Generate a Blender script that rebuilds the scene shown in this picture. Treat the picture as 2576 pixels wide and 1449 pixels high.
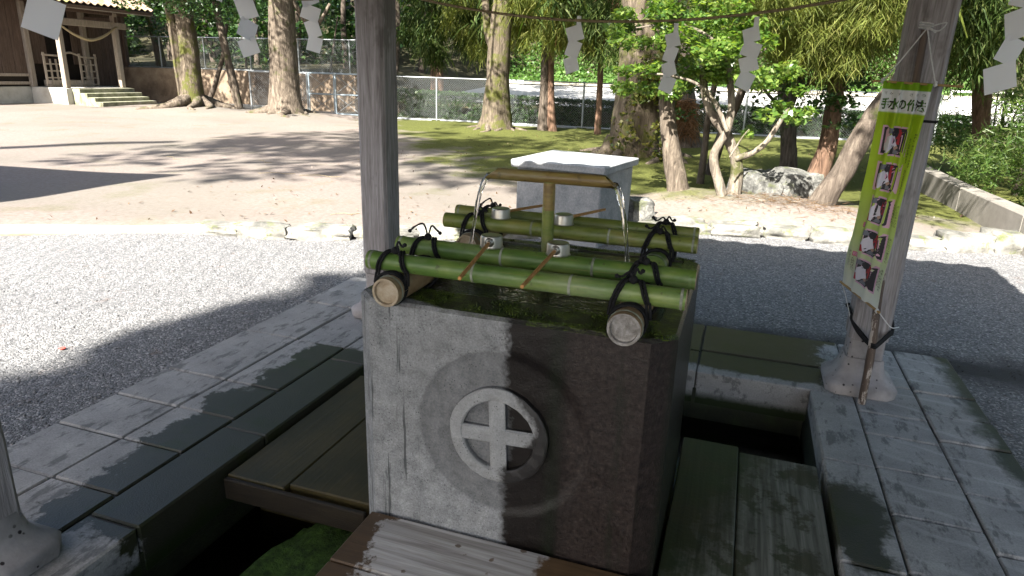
import bpy, math, random
import numpy as np
from mathutils import Vector, Matrix, Quaternion
random.seed(7); rng = np.random.default_rng(11)
R = math.radians
sc = bpy.context.scene
for o in list(bpy.data.objects): bpy.data.objects.remove(o)
C = sc.collection

# ------------------------------------------------------------------ camera
CAM = np.array([0.6387, -1.817, 1.55]); YAW, PIT, ROL = 0.3215, 0.3062, 0.0324; FPX = 1697.65
_f = np.array([-math.sin(YAW)*math.cos(PIT), math.cos(YAW)*math.cos(PIT), -math.sin(PIT)])
_r = np.array([math.cos(YAW), math.sin(YAW), 0]); _u = np.cross(_r, _f)
_r2 = math.cos(ROL)*_r + math.sin(ROL)*_u; _u2 = -math.sin(ROL)*_r + math.cos(ROL)*_u
cd = bpy.data.cameras.new('camera'); cam = bpy.data.objects.new('camera', cd); C.objects.link(cam)
cam.matrix_world = Matrix(((_r2[0], _u2[0], -_f[0], CAM[0]), (_r2[1], _u2[1], -_f[1], CAM[1]), (_r2[2], _u2[2], -_f[2], CAM[2]), (0, 0, 0, 1)))
cd.sensor_width = 36; cd.lens = 36*FPX/2576; cd.clip_start = 0.05; cd.clip_end = 2000
sc.camera = cam
def U(px, py, x=None, y=None, z=None):           # photo pixel (2576 wide) -> point on a plane
    d = _f + _r2*(px-1288)/FPX - _u2*(py-724.5)/FPX
    t = (z-CAM[2])/d[2] if z is not None else (y-CAM[1])/d[1] if y is not None else (x-CAM[0])/d[0]
    return CAM + t*d

# ------------------------------------------------------------------ sky, sun, exposure
SUN = Vector((-0.25, -1.1, 1.0)).normalized()
w = bpy.data.worlds.new('World'); sc.world = w; w.use_nodes = True
wn = w.node_tree; bg = wn.nodes['Background']
sky = wn.nodes.new('ShaderNodeTexSky'); sky.sky_type = 'NISHITA'; sky.sun_disc = False
sky.sun_elevation = math.asin(SUN.z); sky.sun_rotation = math.atan2(SUN.x, SUN.y)
sky.air_density = 1.0; sky.dust_density = 2.6; sky.ozone_density = 0.7
wn.links.new(sky.outputs[0], bg.inputs[0]); bg.inputs[1].default_value = 0.078
sd = bpy.data.lights.new('sun', 'SUN'); sd.energy = 5.0; sd.angle = R(0.53); sd.color = (1.0, 0.95, 0.86)
sun = bpy.data.objects.new('sun', sd); C.objects.link(sun); sun.location = (-10, -40, 40)
sun.rotation_euler = (-SUN).to_track_quat('-Z', 'Y').to_euler()
sc.view_settings.view_transform = 'Standard'; sc.view_settings.look = 'None'
sc.view_settings.gamma = 1; sc.view_settings.use_curve_mapping = False
sc.view_settings.exposure = 2.42

# ------------------------------------------------------------------ mesh helpers
def nrm(v):
    v = np.asarray(v, float); return v/(np.linalg.norm(v)+1e-12)
class MB:
    def __init__(s): s.v = []; s.f = []; s.n = 0
    def add(s, v, f):
        v = np.asarray(v, float); s.v.append(v); s.f += [tuple(i+s.n for i in q) for q in f]; s.n += len(v); return s
    def box(s, c, d, rz=0, bev=0.0, M=None, jit=0):
        hx, hy, hz = d[0]/2, d[1]/2, d[2]/2
        if bev <= 0:
            v = np.array([(x, y, z) for z in (-hz, hz) for y in (-hy, hy) for x in (-hx, hx)])
            f = [(0, 2, 3, 1), (4, 5, 7, 6), (0, 1, 5, 4), (2, 6, 7, 3), (0, 4, 6, 2), (1, 3, 7, 5)]
        else:
            b = min(bev, hx*.9, hy*.9, hz*.9); v = []; ix = {}
            for sx in (-1, 1):
                for sy in (-1, 1):
                    for sz in (-1, 1):
                        for k in range(3):
                            p = [sx*(hx-b), sy*(hy-b), sz*(hz-b)]; p[k] += b*(sx, sy, sz)[k]
                            ix[(sx, sy, sz, k)] = len(v); v.append(p)
            v = np.array(v); f = []
            I = lambda a, k: ix[(a[0], a[1], a[2], k)]
            for k in range(3):
                a, b2 = [i for i in range(3) if i != k]
                for sg in (-1, 1):
                    q = []
                    for (p1, p2) in ((-1, -1), (1, -1), (1, 1), (-1, 1)):
                        t = [0, 0, 0]; t[k] = sg; t[a] = p1; t[b2] = p2; q.append(I(t, k))
                    f.append(q)
            for k in range(3):
                a, b2 = [i for i in range(3) if i != k]
                for p1 in (-1, 1):
                    for p2 in (-1, 1):
                        t0 = [0, 0, 0]; t0[k] = -1; t0[a] = p1; t0[b2] = p2; t1 = list(t0); t1[k] = 1
                        f.append([I(t0, a), I(t1, a), I(t1, b2), I(t0, b2)])
            for sx in (-1, 1):
                for sy in (-1, 1):
                    for sz in (-1, 1): f.append([ix[(sx, sy, sz, k)] for k in range(3)])
        if jit: v = v + rng.normal(0, jit, v.shape)
        if M is not None: v = v @ np.array(M)[:3, :3].T
        if rz:
            cz, sz_ = math.cos(rz), math.sin(rz); v = v @ np.array([[cz, sz_, 0], [-sz_, cz, 0], [0, 0, 1]])
        return s.add(v + np.asarray(c, float), [tuple(q) for q in f])
    def tube(s, pts, r, n=10, cap=True, rough=0.0, twist=0.0, flat=1.0):
        P = np.array([np.asarray(p, float) for p in pts]); m = len(P)
        r = np.full(m, r, float) if np.isscalar(r) else np.asarray(r, float)
        T = np.gradient(P, axis=0); T /= np.linalg.norm(T, axis=1)[:, None]+1e-12
        a = np.array([1, 0, 0]) if abs(T[0][2]) > .8 else np.array([0, 0, 1.])
        N = nrm(a - T[0]*(a@T[0])); v = []
        for i in range(m):
            N = nrm(N - T[i]*(N@T[i])); B = np.cross(T[i], N)
            for k in range(n):
                an = 2*math.pi*k/n + twist*i
                rr = r[i]*(1+rough*(random.random()-.5)*2) if rough else r[i]
                v.append(P[i]+N*math.cos(an)*rr+B*math.sin(an)*rr*flat)
        f = [(i*n+k, i*n+(k+1) % n, (i+1)*n+(k+1) % n, (i+1)*n+k) for i in range(m-1) for k in range(n)]
        if cap: f += [tuple(range(n-1, -1, -1)), tuple((m-1)*n+k for k in range(n))]
        return s.add(v, f)
    def lathe(s, prof, n=24, c=(0, 0, 0), M=None):
        v = [(r*math.cos(2*math.pi*k/n), r*math.sin(2*math.pi*k/n), z) for r, z in prof for k in range(n)]
        m = len(prof); f = [(i*n+k, i*n+(k+1) % n, (i+1)*n+(k+1) % n, (i+1)*n+k) for i in range(m-1) for k in range(n)]
        if prof[0][0] > 1e-6: f.append(tuple(range(n-1, -1, -1)))
        if prof[-1][0] > 1e-6: f.append(tuple((m-1)*n+k for k in range(n)))
        v = np.array(v)
        if M is not None: v = v @ np.array(M)[:3, :3].T
        return s.add(v+np.asarray(c, float), f)
    def prism(s, poly, z0, z1):
        n = len(poly); v = [(x, y, z0) for x, y in poly]+[(x, y, z1) for x, y in poly]
        f = [tuple(range(n-1, -1, -1)), tuple(range(n, 2*n))]+[(k, (k+1) % n, n+(k+1) % n, n+k) for k in range(n)]
        return s.add(v, f)
    def grid(s, fn, nu, nv, keep=None):
        v = [fn(i/nu, j/nv) for j in range(nv+1) for i in range(nu+1)]
        f = [(j*(nu+1)+i, j*(nu+1)+i+1, (j+1)*(nu+1)+i+1, (j+1)*(nu+1)+i) for j in range(nv) for i in range(nu) if keep is None or keep((i+.5)/nu, (j+.5)/nv)]
        return s.add(v, f)
    def build(s, name, mat, parent=None, smooth=None):
        return mk(name, np.concatenate(s.v), s.f, mat, parent, smooth)
WM = {}
def mk(name, v, f, mat, parent=None, smooth=None, uv=None):
    """link one mesh; v is in world coordinates, moved into the parent's frame"""
    v = np.asarray(v, float)
    if parent is not None and parent in WM:
        Mi = np.array(WM[parent].inverted()); v = v @ Mi[:3, :3].T + Mi[:3, 3]
    me = bpy.data.meshes.new(name)
    if isinstance(f, np.ndarray):
        k = f.shape[1]; me.vertices.add(len(v)); me.vertices.foreach_set('co', v.astype(np.float32).ravel())
        me.loops.add(f.size); me.loops.foreach_set('vertex_index', f.astype(np.int32).ravel())
        me.polygons.add(len(f)); me.polygons.foreach_set('loop_start', np.arange(0, f.size, k, dtype=np.int32))
        me.polygons.foreach_set('loop_total', np.full(len(f), k, np.int32)); me.update(calc_edges=True)
    else:
        me.from_pydata(v.tolist(), [], [list(q) for q in f]); me.update()
    me.materials.append(mat)
    if uv is not None:
        l = me.uv_layers.new(name='UVMap'); vi = np.zeros(len(me.loops), np.int32); me.loops.foreach_get('vertex_index', vi)
        l.data.foreach_set('uv', np.asarray(uv, np.float32)[vi].ravel())
    if smooth is not None:
        me.shade_smooth()
        if smooth < 180: me.set_sharp_from_angle(angle=R(smooth))
    o = bpy.data.objects.new(name, me); C.objects.link(o)
    if parent is not None:
        o.parent = parent; WM[o] = WM[parent]
    else: WM[o] = Matrix.Identity(4)
    return o
def tag(o, label=None, cat=None, group=None, kind=None):
    if label: o['label'] = label
    if cat: o['category'] = cat
    if group: o['group'] = group
    if kind: o['kind'] = kind
    return o
def thing(name, loc, label, cat, group=None, rz=0):
    o = bpy.data.objects.new(name, None); C.objects.link(o); o.location = loc; o.rotation_euler = (0, 0, rz)
    o.empty_display_size = .1
    WM[o] = Matrix.Translation(Vector(loc)) @ Matrix.Rotation(rz, 4, 'Z')
    return tag(o, label, cat, group)
def copy_tree(o, parent=None):
    c = o.copy(); C.objects.link(c); c.parent = parent
    for ch in [x for x in ALLCH.get(o, [])] or list(o.children): copy_tree(ch, c)
    return c
ALLCH = {}
def vnoise(p, s=1.0, seed=0):
    """cheap smooth value noise, p (N,3) -> (N,)"""
    p = np.asarray(p, float)*s + seed*17.3; i = np.floor(p).astype(np.int64); f = p-i; f = f*f*(3-2*f)
    def h(a): return ((np.sin(a[:, 0]*127.1+a[:, 1]*311.7+a[:, 2]*74.7)*43758.5453) % 1.0)
    o = 0
    for dx in (0, 1):
        for dy in (0, 1):
            for dz in (0, 1):
                wgt = (f[:, 0] if dx else 1-f[:, 0])*(f[:, 1] if dy else 1-f[:, 1])*(f[:, 2] if dz else 1-f[:, 2])
                o = o + wgt*h(i+np.array([dx, dy, dz]))
    return o
def catmull(pts, n=8):
    P = np.array(pts, float); P = np.vstack([2*P[0]-P[1], P, 2*P[-1]-P[-2]]); out = []
    for i in range(1, len(P)-2):
        for k in range(n):
            t = k/n; a, b, c, d = P[i-1:i+3]
            out.append(.5*(2*b+(c-a)*t+(2*a-5*b+4*c-d)*t*t+(3*b-a-3*c+d)*t**3))
    out.append(P[-2]); return np.array(out)

# ------------------------------------------------------------------ node helpers
class NT:
    def __init__(s, name):
        s.m = bpy.data.materials.new(name); s.m.use_nodes = True; s.t = s.m.node_tree
        s.b = s.t.nodes['Principled BSDF']; s.out = s.t.nodes['Material Output']; s._c = {}
    def new(s, ty, **k):
        n = s.t.nodes.new(ty)
        for a, b in k.items(): setattr(n, a, b)
        return n
    def link(s, a, b): s.t.links.new(a, b)
    def setv(s, inp, v):
        if hasattr(v, 'is_output') or isinstance(v, bpy.types.NodeSocket): s.link(v, inp)
        else: inp.default_value = v
    def pos(s):
        if 'p' not in s._c: s._c['p'] = s.new('ShaderNodeNewGeometry').outputs['Position']
        return s._c['p']
    def isl(s):
        if 'i' not in s._c: s._c['i'] = s.new('ShaderNodeNewGeometry').outputs['Random Per Island']
        return s._c['i']
    def rnd(s):
        if 'r' not in s._c: s._c['r'] = s.new('ShaderNodeObjectInfo').outputs['Random']
        return s._c['r']
    def obj(s):
        if 'o' not in s._c: s._c['o'] = s.new('ShaderNodeTexCoord').outputs['Object']
        return s._c['o']
    def uvc(s):
        if 'u' not in s._c: s._c['u'] = s.new('ShaderNodeTexCoord').outputs['UV']
        return s._c['u']
    def sep(s, v):
        n = s.new('ShaderNodeSeparateXYZ'); s.link(v, n.inputs[0]); return n.outputs
    def scl(s, v, k, off=(0, 0, 0), rot=(0, 0, 0)):
        n = s.new('ShaderNodeMapping'); s.link(v, n.inputs[0]); n.inputs['Scale'].default_value = k
        n.inputs['Location'].default_value = off; n.inputs['Rotation'].default_value = rot; return n.outputs[0]
    def noise(s, sc_, det=4, ro=.55, v=None, dist=0):
        n = s.new('ShaderNodeTexNoise'); n.inputs['Scale'].default_value = sc_; n.inputs['Detail'].default_value = det
        n.inputs['Roughness'].default_value = ro; n.inputs['Distortion'].default_value = dist
        s.link(v if v is not None else s.pos(), n.inputs['Vector']); return n.outputs[0]
    def vor(s, sc_, v=None, feat='F1', out=0):
        n = s.new('ShaderNodeTexVoronoi'); n.feature = feat; n.inputs['Scale'].default_value = sc_
        s.link(v if v is not None else s.pos(), n.inputs['Vector']); return n.outputs[out]
    def wave(s, sc_, dist=2, det=2, v=None, dirn='X', dsc=1):
        n = s.new('ShaderNodeTexWave'); n.bands_direction = dirn; n.inputs['Scale'].default_value = sc_
        n.inputs['Distortion'].default_value = dist; n.inputs['Detail'].default_value = det; n.inputs['Detail Scale'].default_value = dsc
        s.link(v if v is not None else s.pos(), n.inputs['Vector']); return n.outputs['Fac']
    def mr(s, v, a, b, c=0., d=1., smooth=False):
        n = s.new('ShaderNodeMapRange'); n.clamp = True
        if smooth: n.interpolation_type = 'SMOOTHSTEP'
        s.link(v, n.inputs[0])
        for i, k in enumerate((a, b, c, d)): n.inputs[i+1].default_value = k
        return n.outputs[0]
    def math(s, op, a, b=0., c=0.):
        n = s.new('ShaderNodeMath', operation=op); s.setv(n.inputs[0], a); s.setv(n.inputs[1], b); s.setv(n.inputs[2], c); return n.outputs[0]
    def mix(s, f, a, b, mode='MIX'):
        n = s.new('ShaderNodeMix'); n.data_type = 'RGBA'; n.blend_type = mode; s.setv(n.inputs[0], f)
        for i, c in ((6, a), (7, b)): s.setv(n.inputs[i], tuple(c)+(1,) if isinstance(c, tuple) and len(c) == 3 else c)
        return n.outputs[2]
    def ramp(s, f, stops):
        n = s.new('ShaderNodeValToRGB'); s.link(f, n.inputs[0]); e = n.color_ramp.elements
        while len(e) < len(stops): e.new(.5)
        for x, (p, c) in zip(e, stops): x.position = p; x.color = tuple(c)+(1,)
        return n.outputs[0]
    def bump(s, h, st=.5, d=.01, nrm_=None):
        n = s.new('ShaderNodeBump'); n.inputs['Strength'].default_value = st; n.inputs['Distance'].default_value = d
        s.link(h, n.inputs['Height'])
        if nrm_ is not None: s.link(nrm_, n.inputs['Normal'])
        return n.outputs[0]
    def fin(s, col=None, rough=.8, nor=None, spec=None, metal=None, **k):
        if col is not None: s.setv(s.b.inputs['Base Color'], tuple(col)+(1,) if isinstance(col, tuple) and len(col) == 3 else col)
        s.setv(s.b.inputs['Roughness'], rough)
        if nor is not None: s.link(nor, s.b.inputs['Normal'])
        if spec is not None: s.setv(s.b.inputs['Specular IOR Level'], spec)
        if metal is not None: s.setv(s.b.inputs['Metallic'], metal)
        for a, b in k.items(): s.setv(s.b.inputs[a.replace('_', ' ')], b)
        return s.m
MT = {}
def simple(name, cols, sc_=6, stretch=(1, 1, 1), rough=.8, bst=.4, bd=.006, det=5, coord='obj', spec=.3, fine=None, metal=0.):
    n = NT(name); v = n.scl(n.obj() if coord == 'obj' else n.pos(), stretch)
    a = n.noise(sc_, det, .6, v); k = len(cols)
    c = n.ramp(a, [(.28+.44*i/(k-1), x) for i, x in enumerate(cols)])
    r = n.rnd(); c = n.mix(n.mr(r, 0, 1, 0, .25), c, n.mix(.5, c, (0.01, 0.01, 0.01)))
    b = n.noise((fine or sc_*5), 4, .65, v); h = n.math('ADD', a, b)
    MT[name] = n.fin(c, rough, n.bump(h, bst, bd), spec, metal); return MT[name]
def leafmat(name, cols, trans=.35, tcol=None, rough=.45, spec=.4):
    n = NT(name); c = n.ramp(n.isl(), [(i/(len(cols)-1), x) for i, x in enumerate(cols)])
    big = n.noise(.9, 2, .5, n.pos()); c = n.mix(n.mr(big, .35, .65, 0, .35), c, n.mix(.55, c, (.0, .0, .0)))
    n.fin(c, rough, None, spec)
    t = n.new('ShaderNodeBsdfTranslucent'); tc = n.mix(1.0, c, tuple(tcol or (1.7, 1.9, .7)), 'MULTIPLY'); n.link(tc, t.inputs[0])
    mx = n.new('ShaderNodeMixShader'); mx.inputs[0].default_value = trans; n.link(n.b.outputs[0], mx.inputs[1]); n.link(t.outputs[0], mx.inputs[2])
    n.link(mx.outputs[0], n.out.inputs[0]); MT[name] = n.m; return n.m

# ------------------------------------------------------------------ materials of the setting
def mats():
    # packed dirt with moss towards the trees
    n = NT('dirt_ground'); p = n.pos(); s = n.sep(p)
    a = n.noise(.4, 4, .5); b = n.noise(22, 6, .7); c = n.noise(110, 3, .6)
    dirt = n.ramp(b, [(.3, (.132, .108, .094)), (.5, (.168, .142, .126)), (.7, (.205, .178, .162))])
    dirt = n.mix(n.mr(a, .45, .6), dirt, n.mix(.5, dirt, (.125, .118, .10)))
    fol = n.mr(n.noise(16, 3, .7), .6, .72); dirt = n.mix(n.math('MULTIPLY', fol, .5), dirt, (.11, .085, .06))
    mossc = n.ramp(n.noise(26, 4, .7), [(.3, (.032, .036, .010)), (.55, (.075, .083, .020)), (.75, (.125, .13, .038))])
    # moss zone: right of a slanted line and beyond the kerb
    t = n.math('ADD', n.math('MULTIPLY', s[0], .55), n.math('MULTIPLY', s[1], .42))
    far = n.mr(s[1], 20, 30, 1, .55)
    z = n.math('ADD', n.math('MULTIPLY', n.mr(t, .2, 2.6), n.mr(s[1], 5.6, 8.6)), n.math('MULTIPLY', n.math('SUBTRACT', n.noise(.9, 6, .65), .5), 1.5))
    mk_ = n.mr(z, .42, .72)
    near = n.math('MULTIPLY', n.mr(n.noise(1.3, 5, .6), .55, .7), .3)
    mk_ = n.math('MAXIMUM', mk_, near)
    leaf = n.mr(n.vor(11), .0, .10, 1, 0); leaf = n.math('MULTIPLY', leaf, n.mr(n.noise(2.2, 3), .5, .6))
    col = n.mix(mk_, dirt, mossc); col = n.mix(n.math('MULTIPLY', leaf, n.mr(s[1], 5, 8)), col, (.16, .075, .035))
    h = n.math('ADD', n.math('MULTIPLY', b, .6), n.math('MULTIPLY', c, .4))
    MT['dirt'] = n.fin(col, .95, n.bump(h, .5, .012), .15)
    # gravel
    n = NT('dark_gravel'); p = n.pos(); s = n.sep(p)
    g = n.vor(95); g2 = n.vor(210); cc = n.vor(95, out=1); big = n.noise(.9, 4, .6)
    lum = n.sep(cc)[0]
    col = n.ramp(lum, [(0, (.09, .09, .092)), (.5, (.15, .15, .153)), (.85, (.22, .22, .222)), (1, (.40, .39, .38))])
    col = n.mix(n.mr(big, .35, .7, 0, .45), col, n.mix(.55, col, (.10, .10, .11)))
    col = n.mix(n.math('MULTIPLY', n.mr(n.noise(5, 4, .7), .62, .75), .55), col, (.13, .085, .065))
    wet = n.mr(n.math('ADD', n.math('ABSOLUTE', n.math('SUBTRACT', s[1], 2.55)), n.math('MULTIPLY', n.noise(3, 4), .35)), .25, .5, 1, 0)
    wet = n.math('MULTIPLY', wet, n.mr(s[0], -.3, .3))
    col = n.mix(wet, col, (.045, .045, .046))
    rk = n.wave(2.3, 1.2, 2, n.scl(p, (1, 1, 1), rot=(0, 0, R(-22))), 'X', 1.5)
    h = n.math('ADD', n.math('MULTIPLY', g, -.8), n.math('ADD', n.math('MULTIPLY', g2, -.35), n.math('ADD', n.math('MULTIPLY', n.noise(11, 5, .7), .5), n.math('MULTIPLY', rk, .55))))
    MT['gravel'] = n.fin(col, .9, n.bump(h, .8, .012), .25)
    # paving stone, water-stained towards the channel
    n = NT('paving_stone'); p = n.pos(); s = n.sep(p)
    b = n.noise(5, 6, .65); f_ = n.noise(140, 3, .6); st = n.noise(14, 5, .7, n.scl(p, (1, .35, 1)))
    col = n.ramp(n.math('ADD', n.math('MULTIPLY', b, .55), n.math('MULTIPLY', f_, .45)), [(.32, (.175, .174, .174)), (.5, (.265, .262, .258)), (.68, (.37, .362, .352))])
    col = n.mix(n.math('MULTIPLY', n.mr(st, .535, .61), .65), col, (.075, .076, .078))
    vein = n.mr(n.wave(1.7, 6, 3, n.scl(p, (.6, 1, 1), rot=(0, 0, .25)), 'Y', 1.2), .93, .99); vein = n.math('MULTIPLY', vein, n.mr(s[0], 1.2, 1.5))
    col = n.mix(n.math('MULTIPLY', vein, .28), col, (.46, .45, .45))
    nz = n.math('MULTIPLY', n.math('SUBTRACT', n.noise(3.2, 6, .72), .5), .75)
    # left strip: wet inside of about x=-1.72 between y=-0.35 and 1.6
    wl = n.math('MULTIPLY', n.mr(n.math('ADD', s[0], nz), -1.66, -1.63), n.mr(n.math('ADD', s[1], nz), -.42, -.38))
    wl = n.math('MULTIPLY', wl, n.math('MULTIPLY', n.mr(s[0], -.9, -.85, 1, 0), n.mr(n.math('ADD', s[1], n.math('MULTIPLY', nz, .5)), 1.32, 1.36, 1, 0)))
    # rear strip: wet from x=-1 to 1.2, except the kerb front
    wr = n.math('MULTIPLY', n.mr(n.math('ADD', s[1], n.math('MULTIPLY', nz, .35)), 1.88, 1.91), n.mr(n.math('ADD', s[0], nz), 1.22, 1.27, 1, 0))
    wr = n.math('MULTIPLY', wr, n.mr(s[0], -1.2, -1.1))
    # right strip: one blotch
    dx = n.math('SUBTRACT', s[0], 1.2); dy = n.math('SUBTRACT', s[1], .62)
    rr = n.math('SQRT', n.math('ADD', n.math('MULTIPLY', dx, dx), n.math('MULTIPLY', n.math('MULTIPLY', dy, dy), .22)))
    wb = n.math('MULTIPLY', n.mr(n.math('ADD', rr, n.math('MULTIPLY', nz, .5)), .10, .14, 1, 0), n.mr(s[0], .9, 1))
    edge = n.math('MULTIPLY', n.mr(n.math('ADD', s[0], n.math('MULTIPLY', nz, .4)), 1.84, 1.90), n.mr(s[1], 1.0, 1.2))
    wet = n.math('MAXIMUM', n.math('MAXIMUM', wl, wr), n.math('MAXIMUM', wb, edge))
    wetc = n.mix(n.noise(6, 4, .6), (.020, .020, .013), (.040, .039, .027)); wetc = n.mix(n.mr(n.noise(4.1, 4, .65), .52, .66), wetc, (.022, .028, .008))
    col = n.mix(wet, col, wetc)
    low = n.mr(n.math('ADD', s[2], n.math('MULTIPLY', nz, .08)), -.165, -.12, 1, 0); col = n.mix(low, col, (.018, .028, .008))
    n_ = n.bump(n.math('ADD', n.math('MULTIPLY', b, .5), n.math('MULTIPLY', f_, .5)), .45, .006)
    MT['paving'] = n.fin(col, n.mix(wet, (.88, .88, .88), (.45, .45, .45)), n_, .35)
    simple('joint', [(.06, .06, .055), (.14, .14, .135)], 9, coord='pos', rough=.95)
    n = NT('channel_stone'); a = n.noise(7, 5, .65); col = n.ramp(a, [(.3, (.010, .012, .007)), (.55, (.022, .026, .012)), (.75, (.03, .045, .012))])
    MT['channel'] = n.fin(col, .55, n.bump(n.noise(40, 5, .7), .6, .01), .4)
    # basin stone
    n = NT('basin_stone'); p = n.pos(); s = n.sep(p); ng = n.sep(n.new('ShaderNodeNewGeometry').outputs['True Normal'])
    sp = n.noise(150, 6, .8); md = n.noise(16, 6, .7); bg_ = n.noise(3, 4, .6)
    dry = n.ramp(n.math('ADD', n.math('MULTIPLY', sp, .55), n.math('MULTIPLY', md, .45)), [(.34, (.075, .08, .082)), (.45, (.20, .205, .21)), (.55, (.31, .315, .32)), (.66, (.46, .465, .47))])
    dry = n.mix(n.mr(bg_, .4, .65, 0, .5), dry, n.mix(.5, dry, (.19, .185, .18)))
    cx = n.math('SUBTRACT', s[0], .005); cz = n.math('SUBTRACT', s[2], .445)
    rad = n.math('SQRT', n.math('ADD', n.math('MULTIPLY', cx, cx), n.math('MULTIPLY', cz, cz)))
    dish = n.math('MULTIPLY', n.mr(n.math('ADD', rad, n.math('MULTIPLY', n.math('SUBTRACT', n.noise(12, 3), .5), .02)), .277, .287, 1, 0), n.mr(s[1], -.002, .002))
    dry = n.mix(n.math('MULTIPLY', dish, .75), dry, n.mix(.65, dry, (.085, .085, .088)))  # darker grey recess; its tone also stands in for shade beside the crest arms
    dry = n.mix(n.math('MULTIPLY', n.mr(s[1], -.004, -.007), .4), dry, (.36, .36, .355))
    scr = n.mr(n.noise(24, 3, .6, n.scl(p, (2.2, 1, .10), rot=(0, R(9), 0))), .585, .63); scr = n.math('MULTIPLY', scr, n.mr(s[0], -.26, -.33))
    dry = n.mix(n.math('MULTIPLY', scr, .8), dry, (.045, .05, .05))
    pit = n.mr(n.vor(90), .10, .26, 1, 0); pit = n.math('MULTIPLY', pit, n.mr(n.noise(11, 4), .48, .56)); dry = n.mix(n.math('MULTIPLY', pit, .8), dry, (.035, .038, .038))
    vst = n.noise(13, 4, .65, n.scl(p, (1, 1, .07)))
    wc = n.ramp(n.noise(60, 4, .7), [(.35, (.012, .0085, .008)), (.6, (.034, .025, .022)), (.75, (.065, .05, .045))])
    pale = n.mr(n.math('ADD', s[0], n.math('MULTIPLY', n.math('SUBTRACT', vst, .5), .14)), .19, .25)
    wc = n.mix(n.mr(pale, 0, 1, .85, .0), wc, (.006, .0045, .004))
    grn = n.math('MULTIPLY', n.mr(n.math('ABSOLUTE', n.math('SUBTRACT', n.math('ADD', s[0], n.math('MULTIPLY', n.math('SUBTRACT', vst, .5), .05)), .185)), .0, .035, 1, 0), .85)
    wc = n.mix(grn, wc, (.007, .010, .005))
    wc = n.mix(n.math('MULTIPLY', n.mr(n.noise(22, 4, .6, n.scl(p, (1, 1, .12))), .55, .68), n.mr(s[0], .3, .42)), wc, (.012, .014, .009))
    wob = n.math('ADD', n.math('MULTIPLY', n.math('SUBTRACT', n.noise(3.5, 2, .5, n.scl(p, (.3, 1, 1))), .5), .13), n.math('MULTIPLY', n.math('SUBTRACT', n.noise(38, 5, .7), .5), .075))
    bow = n.math('MULTIPLY', n.mr(n.math('ABSOLUTE', n.math('SUBTRACT', s[2], .5)), .0, .17, 1, 0), n.mr(s[1], -.006, -.004, .115, .006))
    wet = n.mr(n.math('SUBTRACT', n.math('ADD', s[0], wob), bow), .006, .034)
    wet = n.math('MULTIPLY', wet, n.mr(s[1], -.007, -.004, .93, 1))
    rim = n.math('MULTIPLY', n.mr(ng[2], .5, .7), n.mr(s[2], .78, .80))
    topwet = n.mr(n.math('ADD', n.math('ADD', s[1], n.math('MULTIPLY', s[0], .28)), n.math('MULTIPLY', n.math('SUBTRACT', n.noise(18, 5, .7), .5), .10)), -.055, -.035)
    wet = n.mix(rim, wet, topwet)
    rip = n.mr(n.noise(55, 4, .7, n.scl(p, (.6, 1.5, 1)), 2.5), .36, .66); mzone = n.mr(n.noise(7.5, 5, .7), .44, .58)
    tm = n.ramp(rip, [(.2, (.014, .017, .006)), (.45, (.05, .075, .012)), (.75, (.20, .29, .035))])
    tm = n.mix(mzone, (.013, .012, .009), tm)
    wc2 = n.mix(rim, wc, tm); col = n.mix(wet, dry, wc2)
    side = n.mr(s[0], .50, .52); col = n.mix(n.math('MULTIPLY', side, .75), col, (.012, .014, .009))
    hh = n.math('ADD', n.math('MULTIPLY', sp, .55), n.math('ADD', n.math('MULTIPLY', md, .45), n.math('MULTIPLY', n.math('MULTIPLY', rip, rim), .8)))
    MT['basin'] = n.fin(col, n.mix(wet, (.86, .86, .86), (.30, .30, .30)), n.bump(hh, .6, .006), .38)
    n = NT('rippled_moss'); p = n.pos(); q = n.noise(16, 3, .6, None, 3.0); rp = n.wave(21, 9, 4, n.scl(p, (.6, 1.5, 1), rot=(0, 0, .3)), 'Y', 2.2)
    c = n.ramp(rp, [(.15, (.020, .026, .008)), (.5, (.060, .095, .014)), (.85, (.24, .34, .045))]); c = n.mix(n.mr(n.noise(3.6, 4, .6), .36, .56, 1, 0), c, (.022, .022, .012))  # moss green with the bright ripples of the water film painted in
    MT['rippled_moss'] = n.fin(c, .6, n.bump(n.math('ADD', rp, q), .8, .012), .4)
    # thin water: clear with a Fresnel mirror
    def water(name, tint, sc_, st, dist, stretch=(1, 1, 1)):
        n = NT(name); v = n.scl(n.pos(), stretch); h = n.math('ADD', n.noise(sc_, 3, .5, v, 1.5), n.math('MULTIPLY', n.noise(sc_*3.3, 2, .5, v, 1), .4)); nb = n.bump(h, st, dist)
        tr = n.new('ShaderNodeBsdfTransparent'); tr.inputs[0].default_value = tuple(tint)+(1,)
        gl = n.new('ShaderNodeBsdfGlossy'); gl.inputs['Roughness'].default_value = .03; n.link(nb, gl.inputs['Normal'])
        fr = n.new('ShaderNodeFresnel'); fr.inputs[0].default_value = 1.33; n.link(nb, fr.inputs['Normal'])
        mx = n.new('ShaderNodeMixShader'); n.link(fr.outputs[0], mx.inputs[0]); n.link(tr.outputs[0], mx.inputs[1]); n.link(gl.outputs[0], mx.inputs[2])
        n.link(mx.outputs[0], n.out.inputs[0]); MT[name] = n.m
    water('basin_water', (.80, .86, .70), 30, .6, .004, (.7, 1.5, 1)); water('channel_water', (.20, .21, .16), 12, .25, .004)
    n = NT('falling_water'); n.fin((.95, .98, 1.0), .02, n.bump(n.noise(60, 2, .5, n.scl(n.pos(), (1, 1, .3))), .5, .004), .5); n.b.inputs['Transmission Weight'].default_value = 1; n.b.inputs['IOR'].default_value = 1.33; MT['stream'] = n.m
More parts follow.
